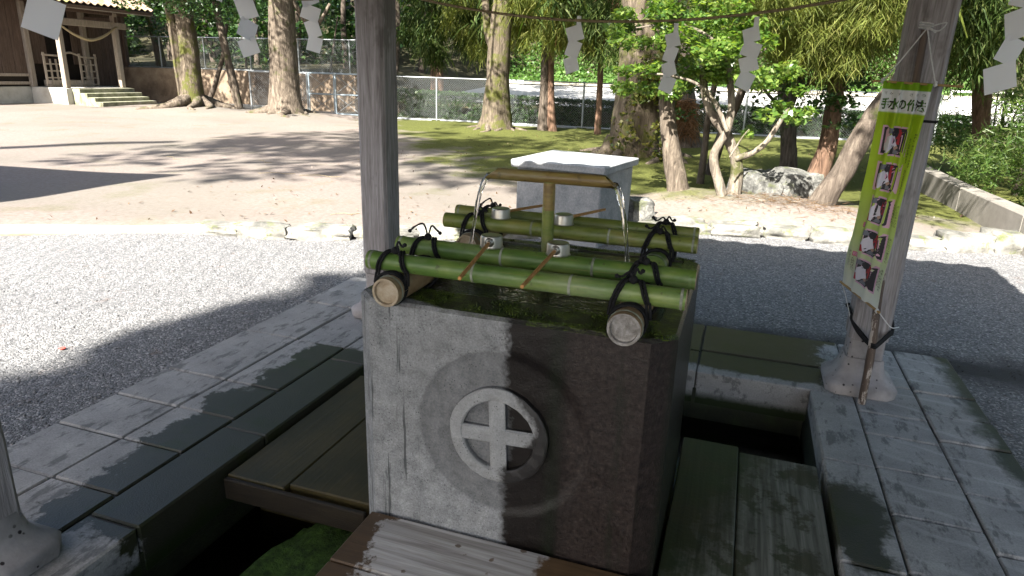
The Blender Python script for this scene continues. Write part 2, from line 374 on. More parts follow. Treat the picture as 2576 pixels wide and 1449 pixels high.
    # bamboo: gn goes along the pole as object x
    def bamboo(name, c0, c1, c2, streak, rough=.33, ax=(.6, 14, 14)):
        n = NT(name); o = n.obj(); g = n.noise(3.2, 4, .55, n.scl(o, ax)); m2 = n.noise(5.5, 3, .5, n.scl(o, (1.2, 3, 3))); bl = n.noise(40, 3, .6)
        c = n.ramp(m2, [(.3, c0), (.5, c1), (.72, c2)]); c = n.mix(n.mr(g, .42, .72, 0, .55), c, streak)
        c = n.mix(n.math('MULTIPLY', n.mr(bl, .62, .70), .55), c, (.045, .04, .015)); wx = n.noise(2.2, 5, .7, n.scl(o, (1, 2.5, 2.5), (3, 1, 2))); c = n.mix(n.math('MULTIPLY', n.mr(wx, .50, .66), .38), c, (.34, .38, .24)); sc2 = n.noise(9, 3, .6, n.scl(o, (.5, 30, 30))); c = n.mix(n.math('MULTIPLY', n.mr(sc2, .64, .68), .5), c, (.33, .27, .10))
        MT[name] = n.fin(c, n.mr(bl, .3, .7, rough, rough+.18), n.bump(g, .12, .003), .5)
    bamboo('bamboo_green', (.080, .155, .028), (.135, .225, .042), (.25, .31, .075), (.055, .120, .032))
    bamboo('bamboo_olive', (.115, .165, .030), (.19, .225, .045), (.27, .25, .07), (.085, .115, .028))
    bamboo('bamboo_aged', (.17, .115, .035), (.24, .175, .055), (.21, .20, .055), (.085, .038, .018), ax=(.6, 20, 20))
    bamboo('bamboo_dry', (.24, .15, .075), (.33, .22, .12), (.42, .32, .19), (.15, .085, .04), .5)
    simple('bamboo_cut', [(.28, .21, .13), (.43, .35, .25), (.55, .48, .38)], 26, rough=.8)
    simple('bamboo_cut_grey', [(.16, .145, .125), (.30, .28, .26), (.46, .44, .42)], 60, rough=.85)
    simple('bamboo_ring', [(.17, .19, .13), (.42, .44, .36)], 20, rough=.7)
    simple('black_cord', [(.006, .006, .007), (.018, .018, .02)], 120, rough=.9, bst=.8, bd=.002)
    simple('white_cord', [(.55, .55, .55), (.75, .75, .74)], 90, rough=.9)
    n = NT('brushed_tin'); n.fin((.42, .40, .35), n.mr(n.noise(40, 3, .5, n.scl(n.obj(), (1, 1, .2))), .3, .7, .30, .46), n.bump(n.noise(220, 2), .06, .001), .5, .95); MT['tin'] = n.m
    simple('ladle_wood', [(.44, .20, .065), (.60, .31, .11)], 8, (.5, 6, 6), .5, .2, .002)
    def wood(name, c0, c1, c2, st, rough=.85, patch=None, bst=.7):
        n = NT(name); o = n.obj(); r = n.rnd(); oo = n.scl(o, st); add = n.new('ShaderNodeVectorMath', operation='ADD'); n.link(oo, add.inputs[0]); n.link(n.math('MULTIPLY', r, 37.), add.inputs[1]); v = add.outputs[0]
        g = n.noise(5, 6, .62, v, .6); g2 = n.noise(19, 3, .6, v); c = n.ramp(n.math('ADD', n.math('MULTIPLY', g, .65), n.math('MULTIPLY', g2, .35)), [(.33, c0), (.5, c1), (.66, c2)])
        if patch: c = n.mix(n.math('MULTIPLY', n.mr(n.noise(2.6, 5, .7, n.scl(o, (1, 1, .6))), patch[1], patch[1]+.05), patch[2]), c, patch[0])
        c = n.mix(n.mr(r, 0, 1, 0, .3), c, n.mix(.55, c, (.02, .018, .015)))
        MT[name] = n.fin(c, rough, n.bump(n.math('ADD', g, g2), bst, .006), .25)
    wood('post_wood', (.16, .146, .145), (.32, .30, .305), (.47, .45, .46), (9, 9, .45), patch=((.10, .088, .082), .58, .45))
    wood('shrine_wood', (.050, .034, .026), (.10, .068, .052), (.155, .112, .088), (8, 8, .4))
    wood('shrine_pale', (.20, .165, .125), (.32, .27, .22), (.42, .37, .31), (8, 8, .5))
    wood('roof_wood', (.06, .045, .035), (.11, .085, .065), (.16, .13, .10), (.4, 8, 8))
    def board(name, axis, dry, wet, cond):
        n = NT(name); p = n.pos(); s = n.sep(p); st = (.5, 11, 11) if axis == 'x' else (11, .5, 11)
        g = n.noise(4, 6, .62, n.scl(p, st), .5); bl = n.noise(7, 5, .7); c = n.ramp(g, [(.32, dry[0]), (.5, dry[1]), (.68, dry[2])])
        if cond == 'front':
            k = n.math('ADD', n.math('MULTIPLY', s[0], .9), n.math('MULTIPLY', n.math('SUBTRACT', n.noise(6, 5, .75), .5), .34))
            wl = n.mr(k, -.335, -.315, 1, 0); wr = n.math('MULTIPLY', n.mr(n.math('ADD', n.math('MULTIPLY', s[0], .8), n.math('MULTIPLY', n.math('SUBTRACT', bl, .5), .3)), .16, .19), 1)
            sp_ = n.math('MULTIPLY', n.mr(n.math('ADD', n.vor(9.5), n.math('MULTIPLY', n.noise(34, 4, .7), .30)), .24, .27, 1, 0), .85); wm = n.math('MAXIMUM', n.math('MAXIMUM', wl, wr), sp_)
        elif cond == 'right':
            k = n.math('ADD', n.math('SUBTRACT', s[0], .1), n.math('ADD', n.math('MULTIPLY', s[1], -.30), n.math('MULTIPLY', n.math('SUBTRACT', bl, .5), .5)))
            wm = n.math('MAXIMUM', n.mr(k, .42, .55, .95, 0), n.math('MULTIPLY', n.mr(bl, .50, .57), .8))
        else: wm = n.mr(bl, .2, .45, .75, 1)
        wcol = n.mix(n.mr(n.noise(3.3, 4, .6), .4, .6), wet[0], wet[1]); wcol = n.mix(n.mr(g, .35, .65, .35, 0), wcol, (.01, .009, .006))
        c = n.mix(wm, c, wcol)
        MT[name] = n.fin(c, n.mix(wm, (.85, .85, .85), (.55, .55, .55)), n.bump(n.math('ADD', g, n.math('MULTIPLY', n.noise(60, 3), .3)), .5, .004), .35)
    board('board_dry', 'x', ((.22, .20, .18), (.38, .36, .335), (.52, .50, .475)), ((.085, .050, .024), (.13, .078, .038)), 'front')
    board('board_mossy', 'y', ((.065, .066, .052), (.125, .125, .105), (.20, .20, .175)), ((.018, .030, .006), (.034, .030, .010)), 'right')
    board('board_wet', 'y', ((.03, .022, .012), (.045, .034, .018), (.065, .05, .026)), ((.040, .032, .009), (.062, .046, .014)), 'left')
    simple('stone_grey', [(.17, .175, .18), (.27, .275, .28), (.36, .36, .36)], 7, coord='obj', rough=.9, bd=.01, fine=70)

    n = NT('speckled_plinth'); a = n.noise(9, 5, .6); c = n.ramp(a, [(.3, (.20, .188, .19)), (.5, (.285, .268, .27)), (.7, (.36, .34, .34))]); sp_ = n.math('MULTIPLY', n.mr(n.math('ADD', n.vor(24), n.math('MULTIPLY', n.noise(50, 3), .2)), .22, .28, 1, 0), n.mr(n.noise(4, 2), .42, .5)); c = n.mix(sp_, c, (.02, .016, .017)); MT['plinth_stone'] = n.fin(c, .85, n.bump(n.noise(70, 3, .6), .3, .004), .3)
    n = NT('moss_coat'); c = n.ramp(n.noise(30, 5, .7), [(.3, (.012, .022, .006)), (.55, (.035, .070, .012)), (.75, (.07, .13, .02))]); MT['moss_coat'] = n.fin(c, .9, n.bump(n.noise(60, 4, .7), .9, .012), .2)
    simple('dark_wood', [(.014, .010, .006), (.03, .022, .012)], 6, (1, 8, 8), .7)
    n = NT('concrete_box'); a = n.noise(5, 6, .65); b = n.noise(60, 3, .65); c = n.ramp(n.math('ADD', n.math('MULTIPLY', a, .6), n.math('MULTIPLY', b, .4)), [(.35, (.15, .165, .175)), (.5, (.24, .25, .26)), (.65, (.34, .345, .35))])
    MT['concrete'] = n.fin(c, .9, n.bump(b, .4, .006), .25)
    n = NT('garden_rock'); a = n.noise(3.5, 6, .65); b = n.noise(24, 5, .65); c = n.ramp(a, [(.32, (.07, .07, .063)), (.5, (.17, .165, .15)), (.65, (.31, .30, .275))])
    c = n.mix(n.math('MULTIPLY', n.mr(n.noise(6, 5, .7), .54, .64), .7), c, (.10, .12, .03)); MT['rock'] = n.fin(c, .92, n.bump(n.math('ADD', a, b), .7, .02), .25)
    n = NT('pile_rock'); a = n.noise(4.5, 6, .65); b = n.noise(20, 5, .7); c = n.ramp(n.math('ADD', n.math('MULTIPLY', a, .6), n.math('MULTIPLY', b, .4)), [(.38, (.03, .03, .028)), (.5, (.10, .10, .094)), (.6, (.24, .235, .22))]); c = n.mix(n.math('MULTIPLY', n.mr(n.noise(5, 5, .7), .54, .62), .7), c, (.055, .065, .02)); MT['pile_rock'] = n.fin(c, .92, n.bump(n.math('ADD', a, b), .9, .03), .25)
    def bark(name, c0, c1, c2, moss, mth, lichen=None):
        n = NT(name); p = n.pos(); o = n.scl(p, (5, 5, .9)); g = n.noise(3.4, 6, .68, o, .8); c = n.ramp(g, [(.32, c0), (.5, c1), (.68, c2)])
        m = n.mr(n.noise(2.3, 5, .7), mth, mth+.1); c = n.mix(m, c, n.mix(n.noise(40, 3), (moss[0]*.5, moss[1]*.5, moss[2]*.5), moss))
        if lichen: c = n.mix(n.mr(n.noise(5, 5, .7), .58, .64), c, lichen)
        MT[name] = n.fin(c, .95, n.bump(n.math('ADD', g, n.math('MULTIPLY', n.noise(30, 4, .7, n.scl(p, (1, 1, .4))), .5)), .9, .03), .2)
    bark('bark_broad', (.045, .036, .028), (.105, .085, .066), (.20, .165, .13), (.075, .08, .03), .56)
    bark('bark_mossy', (.04, .033, .024), (.09, .072, .052), (.17, .14, .105), (.095, .10, .026), .49)
    bark('bark_cedar', (.06, .036, .025), (.14, .085, .058), (.23, .15, .105), (.07, .075, .025), .62)
    bark('bark_pale', (.075, .062, .05), (.155, .132, .105), (.27, .24, .195), (.08, .085, .03), .55)
    bark('bark_dark', (.035, .028, .022), (.085, .068, .055), (.15, .125, .10), (.05, .055, .02), .58)
    simple('paper', [(.80, .80, .81), (.86, .86, .87)], 3, rough=.75, bst=.05)
    n = NT('shide_paper'); n.fin((.90, .91, .93), .7); t = n.new('ShaderNodeBsdfTranslucent'); t.inputs[0].default_value = (.92, .93, .96, 1); mx = n.new('ShaderNodeMixShader'); mx.inputs[0].default_value = .5
    n.link(n.b.outputs[0], mx.inputs[1]); n.link(t.outputs[0], mx.inputs[2]); n.link(mx.outputs[0], n.out.inputs[0]); MT['shide'] = n.m
    simple('straw_rope', [(.19, .15, .085), (.36, .29, .18)], 60, rough=.95)
    simple('pale_rope', [(.32, .25, .14), (.50, .41, .26)], 60, rough=.95)
    n = NT('galvanised_steel'); n.fin((.30, .32, .33), .5, None, .5, .6); MT['steel'] = n.m
    simple('blue_steel', [(.20, .25, .29), (.30, .35, .39)], 14, rough=.5, metal=.2)
    simple('earth_wall', [(.07, .05, .035), (.16, .12, .085), (.27, .215, .16)], 1.3, coord='pos', rough=.95, bd=.05, fine=11)
    simple('road_surface', [(.38, .375, .36), (.47, .46, .445)], 1.5, coord='pos', rough=.95)
    simple('hill_earth', [(.02, .02, .010), (.04, .038, .018), (.06, .05, .03)], .8, coord='pos', rough=.97)
    simple('pale_bank', [(.30, .27, .21), (.42, .39, .32)], 2, coord='pos', rough=.95)
    n = NT('roof_tile'); o = n.pos(); a = n.noise(2.2, 5, .7); c = n.ramp(n.noise(9, 4), [(.3, (.18, .125, .09)), (.6, (.30, .225, .17))]); c = n.mix(n.mr(a, .50, .62, 0, .8), c, (.15, .16, .045)); MT['tile'] = n.fin(c, .9, n.bump(n.noise(30, 4), .5, .01), .2)
    simple('pavilion_tile', [(.08, .08, .085), (.16, .16, .165)], 6, rough=.6)
    simple('plaster_stone', [(.32, .30, .26), (.46, .44, .39), (.55, .53, .49)], 2.2, coord='pos', rough=.93)
    simple('moss_stone', [(.10, .105, .06), (.22, .22, .15), (.33, .32, .26)], 5, coord='pos', rough=.93)
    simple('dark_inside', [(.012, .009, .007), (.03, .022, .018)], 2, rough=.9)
    simple('low_wall', [(.13, .12, .105), (.21, .195, .175)], 4, coord='pos', rough=.93, fine=50)
    simple('log_wood', [(.34, .27, .19), (.48, .40, .30)], 5, (.4, 6, 6), .85)
    simple('white_paint', [(.72, .72, .70), (.80, .80, .78)], 4, rough=.6)
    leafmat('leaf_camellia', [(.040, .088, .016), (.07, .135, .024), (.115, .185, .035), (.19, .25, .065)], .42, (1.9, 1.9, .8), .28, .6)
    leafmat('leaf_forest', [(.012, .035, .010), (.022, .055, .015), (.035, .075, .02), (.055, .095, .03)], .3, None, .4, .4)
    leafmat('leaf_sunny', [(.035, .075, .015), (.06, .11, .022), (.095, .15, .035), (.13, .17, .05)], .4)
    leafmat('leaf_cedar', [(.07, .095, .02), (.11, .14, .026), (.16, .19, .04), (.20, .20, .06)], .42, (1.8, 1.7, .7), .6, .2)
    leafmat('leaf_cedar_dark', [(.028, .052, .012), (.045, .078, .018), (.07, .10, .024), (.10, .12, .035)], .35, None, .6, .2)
    leafmat('leaf_cedar_dead', [(.12, .06, .03), (.18, .10, .05), (.24, .15, .085)], .3, (1.3, 1.1, .8), .8, .1)
    leafmat('leaf_hedge', [(.018, .042, .012), (.03, .065, .016), (.05, .09, .025)], .3)
    leafmat('leaf_fig', [(.035, .06, .012), (.07, .095, .018), (.13, .135, .025), (.19, .17, .035)], .3)
    leafmat('leaf_litter', [(.07, .035, .02), (.11, .062, .03), (.15, .10, .05), (.06, .03, .02)], .1)
    leafmat('moss_tuft', [(.012, .018, .005), (.03, .05, .009), (.07, .11, .016), (.15, .21, .03)], .25, None, .7, .3)
    leafmat('leaf_ivy', [(.04, .10, .02), (.07, .15, .032), (.11, .20, .05), (.15, .24, .08)], .35)
mats()

# ------------------------------------------------------------------ ground, gravel, terrain
KX = [-40, -9, -7.5, -5.9, -4.4, -3.6, -2.5, -1.2, .18, .85, 1.65, 2.4, 2.8, 3.46, 4.5, 6, 40]
KY = [-8, 1.2, 1.9, 2.5, 3.38, 3.58, 4.02, 4.85, 5.68, 5.85, 5.88, 5.98, 6.1, 6.35, 6.7, 7, 7]
kerb_y = lambda x: np.interp(x, KX, KY)
def smooth(a, lo, hi):
    t = np.clip((a-lo)/(hi-lo), 0, 1); return t*t*(3-2*t)
MOUNDS = [(-17.5, 17.4, 1.6, .16), (-13.6, 17.2, 1.5, .14), (-5.9, 16, 1.3, .14), (-1.3, 11.2, 1.5, .22), (-.1, 7.35, .5, .10), (.5, 6.95, .8, .12), (1.5, 7.1, 1.0, .16), (1.4, 11, .6, .06)]
def ground_z(x, y):
    x = np.asarray(x, float); y = np.asarray(y, float); d = y-kerb_y(x)
    z = -.075+.10*smooth(d, -.05, .12)
    q = np.stack([x.ravel(), y.ravel(), 0*x.ravel()], 1)
    n = (vnoise(q, .6, 3)-.5).reshape(x.shape); z = z+n*.07*smooth(d, .3, 2)
    for mx, my, r, h in MOUNDS: z = z+h*np.exp(-((x-mx)**2+(y-my)**2)/(r*r))*smooth(d, 0, .3)
    return z
def sheet(name, xs, ys, zf, mat, hole=None, keep=None, kind='structure', parent=None):
    X, Y = np.meshgrid(xs, ys); Z = zf(X, Y); nx = len(xs); v = np.stack([X.ravel(), Y.ravel(), Z.ravel()], 1)
    i, j = np.meshgrid(np.arange(nx-1), np.arange(len(ys)-1)); i = i.ravel(); j = j.ravel()
    f = np.stack([j*nx+i, j*nx+i+1, (j+1)*nx+i+1, (j+1)*nx+i], 1)
    cxm = (np.array(xs)[i]+np.array(xs)[i+1])/2; cym = (np.array(ys)[j]+np.array(ys)[j+1])/2; k = np.ones(len(f), bool)
    if hole: k &= ~((cxm > hole[0]) & (cxm < hole[1]) & (cym > hole[2]) & (cym < hole[3]))
    if keep is not None: k &= keep(cxm, cym)
    o = mk(name, v, f[k], mat, parent, 180)
    if kind: tag(o, kind=kind)
    return o
PX0, PX1, PY0, PY1 = -2.14, 1.95, -1.7, 2.6        # paved square under the pavilion
def cuts(a, b, step, extra=()):
    return np.unique(np.round(np.concatenate([np.arange(a, b+1e-6, step), extra]), 4))
gx = np.unique(np.concatenate([[-400, -200, -100, -60, -40], cuts(-30, 14, .33, (PX0+.03, PX1-.03)), [20, 30, 60, 120, 250, 400]]))
gy = np.unique(np.concatenate([[-400, -200, -100, -60, -30, -15], cuts(-8, 24, .27, (PY0+.03, PY1-.03)), [40, 80, 160, 400]]))
sheet('ground', gx, gy, ground_z, MT['dirt'], (PX0+.03, PX1-.03, PY0+.03, PY1-.03))
gvx = cuts(-9, 8, .12, (PX0, PX1)); gvy = cuts(-6, 6.9, .12, (PY0, PY1))
def grav_z(X, Y):
    q = np.stack([X.ravel(), Y.ravel(), 0*X.ravel()], 1)
    return -.032+((vnoise(q, 2.2, 5)-.5)*.022).reshape(X.shape)
sheet('gravel_yard', gvx, gvy, grav_z, MT['gravel'], (PX0, PX1, PY0, PY1), lambda x, y: y < kerb_y(x)+.04)
# terrain behind the fence: a raised lane with a bank on the right, a wooded terrace on the left
def terr_z(X, Y):
    lane = .55+.062*np.clip(Y-20.7, 0, 9.5)+3.4*smooth(Y, 30.2, 35)+.30*np.clip(Y-36, 0, 60)
    terr = 1.33+.06*np.clip(Y-20.7, 0, 8)+.30*np.clip(Y-29, 0, 60)
    t = smooth(X, -13.2, -10.8); q = np.stack([X.ravel(), Y.ravel(), 0*X.ravel()], 1)
    z = terr*(1-t)+lane*t+((vnoise(q, .5, 9)-.5)*.25).reshape(X.shape)*smooth(Y, 30, 34)
    return np.where(Y < 20.69, -.4, z)
sheet('hillside', cuts(-46, 30, 1.0), np.concatenate([[20.6, 20.7], np.arange(21.2, 40, .6), np.arange(41, 92, 4)]), terr_z, MT['hill_earth'])
rx = cuts(-10.6, 26, 1.0); ry = cuts(20.95, 29.6, .4)
sheet('lane', rx, ry, lambda X, Y: .55+.062*(Y-20.7)+.03, MT['road_surface'])
sheet('lane_verge', rx, cuts(29.6, 30.8, .3), lambda X, Y: .55+.062*(29.6-20.7)+.04+.16*smooth(Y, 29.5, 30.0), MT['pale_bank'])

# ------------------------------------------------------------------ paved square with water channel
TX0, TX1, TY0, TY1 = -1.20, 1.12, -.80, 1.81       # channel opening
pv = MB()
for x0, x1, y0, y1 in ((PX0, TX0-.004, PY0, PY1), (TX1+.004, PX1, PY0, PY1), (TX0-.004, TX1+.004, TY1+.004, PY1), (TX0-.004, TX1+.004, PY0, TY0-.004)):
    pv.box(((x0+x1)/2, (y0+y1)/2, -.20), (x1-x0-.03, y1-y0-.03, .376))
pave = tag(pv.build('pavement', MT['joint']), kind='structure')
def slabs(cols):
    for x0, x1, ys in cols:
        for y0, y1 in zip(ys[:-1], ys[1:]):
            g = .004; b = MB(); hz = .20
            b.box(((x0+x1)/2+rng.normal(0, .001), (y0+y1)/2, -hz/2+.0+rng.normal(0, .0022)), (x1-x0-2*g, y1-y0-2*g, hz), bev=.007, jit=.0008)
            b.build('paving_stone', MT['paving'], pave)
slabs([(-2.14, -1.76, [-1.7, -1.15, -.62, -.22, .10, .41, .73, 1.34, 1.95, 2.6]), (-1.76, -1.43, [-1.7, -1.0, -.55, -.22, .10, .41, .73, 1.34, 1.95, 2.6]),
       (-1.43, TX0, [-1.7, -1.0, -.34, .34, 1.17, TY1]), (TX1, 1.335, [-1.7, -1.0, -.3, .38, 1.075, TY1]),
       (1.335, 1.65, [-1.7, -1.0, -.45, .05, .40, .74, 1.09, 1.40, 1.64, 2.02, 2.6]), (1.65, 1.95, [-1.7, -.9, -.2, .22, .62, 1.01, 1.45, 1.73, 2.0, 2.6]),
       (-1.43, -.75, [TY1, 2.12, 2.6]), (-.75, -.10, [TY1, 2.1, 2.6]), (-.10, .535, [TY1, 2.12, 2.6]), (.535, 1.335, [TY1, 2.14, 2.6]),
       (-1.2, -.4, [-1.7, -1.2, TY0]), (-.4, .4, [-1.7, -1.25, TY0]), (.4, 1.12, [-1.7, -1.2, TY0])])
ch = MB()                                           # channel: floor and four lining walls
ch.box(((TX0+TX1)/2, (TY0+TY1)/2, -.40), (TX1-TX0+.4, TY1-TY0+.4, .06))
for c, d in (((TX0-.020, (TY0+TY1)/2, -.24), (.03, TY1-TY0, .268)), ((TX1+.020, (TY0+TY1)/2, -.24), (.03, TY1-TY0, .268)), (((TX0+TX1)/2, TY1+.020, -.24), (TX1-TX0, .03, .268)), (((TX0+TX1)/2, TY0-.020, -.24), (TX1-TX0, .03, .268))):
    ch.box(c, d)
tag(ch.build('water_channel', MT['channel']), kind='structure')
wch = MB(); wch.grid(lambda u, v: (TX0+.01+u*(TX1-TX0-.02), TY0+.01+v*(TY1-TY0-.02), -.285), 2, 2)
tag(wch.build('channel_water', MT['channel_water']), kind='structure')
def loose_stone(name, c, d, mat, seed, rz=0, lab=None, cat='stone', group=None, parent=None, sub=2, sq=.55, flat=True):
    """a rounded, knocked-about block"""
    n = 5+sub*2; b = MB()
    vs = []; fs = []
    for ax in range(3):
        for sg in (-1, 1):
            base = len(vs)
            for j in range(n+1):
                for i in range(n+1):
                    p = [0, 0, 0]; p[ax] = sg; p[(ax+1) % 3] = (2*i/n-1)*sg; p[(ax+2) % 3] = 2*j/n-1; vs.append(p)
            fs += [(base+j*(n+1)+i, base+j*(n+1)+i+1, base+(j+1)*(n+1)+i+1, base+(j+1)*(n+1)+i) for j in range(n) for i in range(n)]
    v = np.array(vs, float); sph = v/np.linalg.norm(v, axis=1)[:, None]; v = v*sq*.92+sph*(1-sq)*1.25
    no = vnoise(v+seed*3.1, 1.3, seed)-.5; n2 = vnoise(v+seed*1.7, 3.4, seed+2)-.5; v = v*(1+.42*no+.16*n2)[:, None]
    v = v*np.array(d)/2; cz, sz = math.cos(rz), math.sin(rz); v = v @ np.array([[cz, sz, 0], [-sz, cz, 0], [0, 0, 1]])
    b.add(v+np.array(c), fs); o = b.build(name, mat, parent, 50)
    if lab: tag(o, lab, cat, group)
    return o
mb = loose_stone('mossy_block', (-.745, -.20, -.28), (.26, .78, .20), MT['moss_coat'], 3, 0, 'low moss-covered block lying in the dark channel under the boards', 'stone', sq=.9)
nm = 1600                                             # moss tufts on the block
mp = np.stack([rng.uniform(-.86, -.63, nm), rng.uniform(-.55, .17, nm), np.full(nm, -.175)], 1)
# ------------------------------------------------------------------ boards over the channel
def boards(name, label, planks, top, th, mat, bearers, fascia=None):
    t = thing(name, (np.mean([(p[0]+p[1])/2 for p in planks]), np.mean([(p[2]+p[3])/2 for p in planks]), -.37), label, 'duckboard')
    for x0, x1, y0, y1 in planks:
        b = MB(); b.box(((x0+x1)/2, (y0+y1)/2, top-th/2+rng.normal(0, .0015)), (x1-x0-.004, y1-y0-.004, th), bev=.005); b.build('plank', mat, t)
    for c, d in bearers:
        b = MB(); b.box(c, d, bev=.004); b.build('bearer', mat, t)
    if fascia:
        b = MB(); b.box(fascia[0], fascia[1], bev=.004); b.build('fascia', MT['dark_wood'], t)  # dark board added across the front plank ends
    return t
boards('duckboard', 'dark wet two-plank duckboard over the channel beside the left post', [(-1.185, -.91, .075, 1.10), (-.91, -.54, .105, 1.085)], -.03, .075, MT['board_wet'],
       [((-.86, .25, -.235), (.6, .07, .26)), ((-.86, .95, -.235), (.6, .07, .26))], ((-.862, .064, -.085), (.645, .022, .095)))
boards('duckboard', 'mossy grey two-plank duckboard beside the dripping side of the basin', [(.535, .78, -.70, 1.075), (.78, 1.105, -.70, 1.035)], -.02, .045, MT['board_mossy'],
       [((.82, -.4, -.217), (.5, .07, .298)), ((.82, .85, -.217), (.5, .07, .298))])
boards('duckboard', 'pale dry water-spotted duckboard in front of the carved crest', [(-.465, .52, -.285, -.012), (-.465, .52, -.60, -.285)], .048, .05, MT['board_dry'],
       [((-.36, -.3, -.188), (.07, .5, .368)), ((.40, -.3, -.188), (.07, .5, .368))])

# ------------------------------------------------------------------ stone basin with crest
ZT = .845; BD = 1.0; BW = .525; CHF = .07
bas = thing('stone_basin', (0, .5, -.37), 'large square stone water basin with round cross crest, half wet', 'water basin')
oct_ = [(-BW+CHF, 0), (BW-CHF, 0), (BW, CHF), (BW, BD-CHF), (BW-CHF, BD), (-BW+CHF, BD), (-BW, BD-CHF), (-BW, CHF)]
inn = [(-.455, .165), (.455, .165), (.46, .17), (.46, .93), (.455, .935), (-.455, .935), (-.46, .93), (-.46, .17)]
bo = MB(); n8 = 8; be = .012
def ringv(poly, z, off=0):
    c = np.array([0, .5]); return [(*(np.array(q)-nrm(np.array(q)-c)*off), z) for q in poly]
rings = [ringv(oct_, -.37), ringv(oct_, ZT-be), ringv(oct_, ZT, be), ringv(inn, ZT), ringv(inn, ZT-.02, .01), ringv(inn, .62, .03)]
vv = [p for r_ in rings for p in r_]; ff = []
for k in range(5):
    for i in range(8):
        if k == 0 and i == 0: continue               # front face is the carved grid below
        ff.append((k*8+i, k*8+(i+1) % 8, (k+1)*8+(i+1) % 8, (k+1)*8+i))
ff.append(tuple(40+i for i in range(8)))
bo.add(vv, ff)
def front(u, v):
    x = -BW+CHF+u*2*(BW-CHF); z = -.37+v*(ZT-be+.37); r = math.hypot(x-.005, z-.445)
    e = min(u, 1-u, v, 1-v)
    y = .010*float(smooth(np.array(.305-r), 0, .040))
    if e > .01:
        q = np.array([[x, 0, z]]); y += (float(vnoise(q, 16, 2)[0])-.5)*.004+(float(vnoise(q, 60, 4)[0])-.5)*.0018
    return (x, y, z)
bo.grid(front, 90, 110)
bo.build('basin_body', MT['basin'], bas, 35)
cr = MB(); cr_c = np.array([.005, 0, .445])
for a0 in np.arange(0, 1): pass
n = 72; prof = [(.122, .022), (.122, -.011), (.127, -.016), (.160, -.016), (.166, -.011), (.166, .022)]
v = []; f = []
for k in range(n):
    an = 2*math.pi*k/n
    wob = 1+.008*math.sin(5*an)+rng.normal(0, .003)
    for r_, yy in prof: v.append((cr_c[0]+r_*wob*math.cos(an), yy+rng.normal(0, .0006), cr_c[2]+r_*wob*math.sin(an)))
m = len(prof)
for k in range(n):
    for i in range(m-1): f.append((k*m+i, k*m+i+1, ((k+1) % n)*m+i+1, ((k+1) % n)*m+i))
cr.add(v, f)
Rt = Matrix.Rotation(R(-3), 3, 'Y')
cr.box(cr_c+np.array([0, .0025, 0]), (.053, .035, .272), bev=.005, M=Rt, jit=.0012); cr.box(cr_c+np.array([0, .0045, 0]), (.272, .035, .053), bev=.005, M=Rt, jit=.0012)
cr.build('crest', MT['basin'], bas, 40)
wa = MB(); wa.prism([(x*.995, .5+(y-.5)*.995) for x, y in inn], ZT-.02, ZT-.006)
wb = MB(); wb.grid(lambda u, v: (-.458+u*.916, .167+v*.766, ZT-.004), 2, 2); wb.build('water_surface', MT['basin_water'], bas)
mo = MB()                                             # mossy bed just under the water
mo.grid(lambda u, v: (-.455+u*.91, .17+v*.76, ZT-.012-.03*math.sin(math.pi*min(1, max(0, v)))*math.sin(math.pi*u)), 14, 14)
mo.build('mossy_bed', MT['rippled_moss'], bas, 180)

# ------------------------------------------------------------------ bamboo racks
def ring_tube(x0, x1, r, nodes, y, z, name, mat, parent, rmat, cutmat, axis='x', capin=.012, seg=14, bend=.0):
    """a bamboo culm: swollen nodes, hollow or webbed ends"""
    L = sorted(set([x0, x1]+[q+d for q in nodes for d in (-.014, -.006, -.002, .002, .006, .014)]+list(np.linspace(x0, x1, 9))))
    L = [q for q in L if x0 <= q <= x1]; rr = []
    for q in L:
        k = r
        for nd in nodes:
            d = q-nd
            if abs(d) < .0035: k = r*.975
            elif abs(d) < .010: k = r*1.05
        rr.append(k)
    def P(q, a, rad):
        b = bend*math.sin(math.pi*(q-x0)/(x1-x0))
        cc, ss = math.cos(a)*rad, math.sin(a)*rad
        return (q, y+cc, z+ss+b) if axis == 'x' else (y+cc, q, z+ss+b)
    v = [P(q, 2*math.pi*k/20, a) for q, a in zip(L, rr) for k in range(20)]; m = len(L)
    f = [(i*20+k, i*20+(k+1) % 20, (i+1)*20+(k+1) % 20, (i+1)*20+k) for i in range(m-1) for k in range(20)]
    if axis == 'x': f = [q[::-1] for q in f]
    b = MB(); b.add(v, f); o = b.build(name, mat, parent, 60)
    for e, sg in ((x0, 1), (x1, -1)):               # cut ends: wall ring and sunken web
        c = MB(); pr = [(r, 0.), (r*1.0, .0005), (r*.84, .0005), (r*.82, capin), (0.0005, capin)]
        v = [P(e+sg*(d-.0008), 2*math.pi*k/20, a) for a, d in pr for k in range(20)]
        f = [(i*20+k, i*20+(k+1) % 20, (i+1)*20+(k+1) % 20, (i+1)*20+k) for i in range(4) for k in range(20)]
        c.add(v, f); c.build('cut_end', cutmat, o, 40)
    for nd in nodes:
        if not (x0+.01 < nd < x1-.01): continue
        c = MB(); v = [P(nd+d, 2*math.pi*k/20, a) for d, a in ((-.0045, r*1.028), (-.001, r*1.085), (.0035, r*1.03)) for k in range(20)]
        f = [(i*20+k, i*20+(k+1) % 20, (i+1)*20+(k+1) % 20, (i+1)*20+k) for i in range(2) for k in range(20)]
        c.add(v, f); c.build('node_ring', rmat, o, 180)
    return o
ZC = ZT+.047; RC = .046; RL = .0300; ZL = ZC+RC+RL-.002
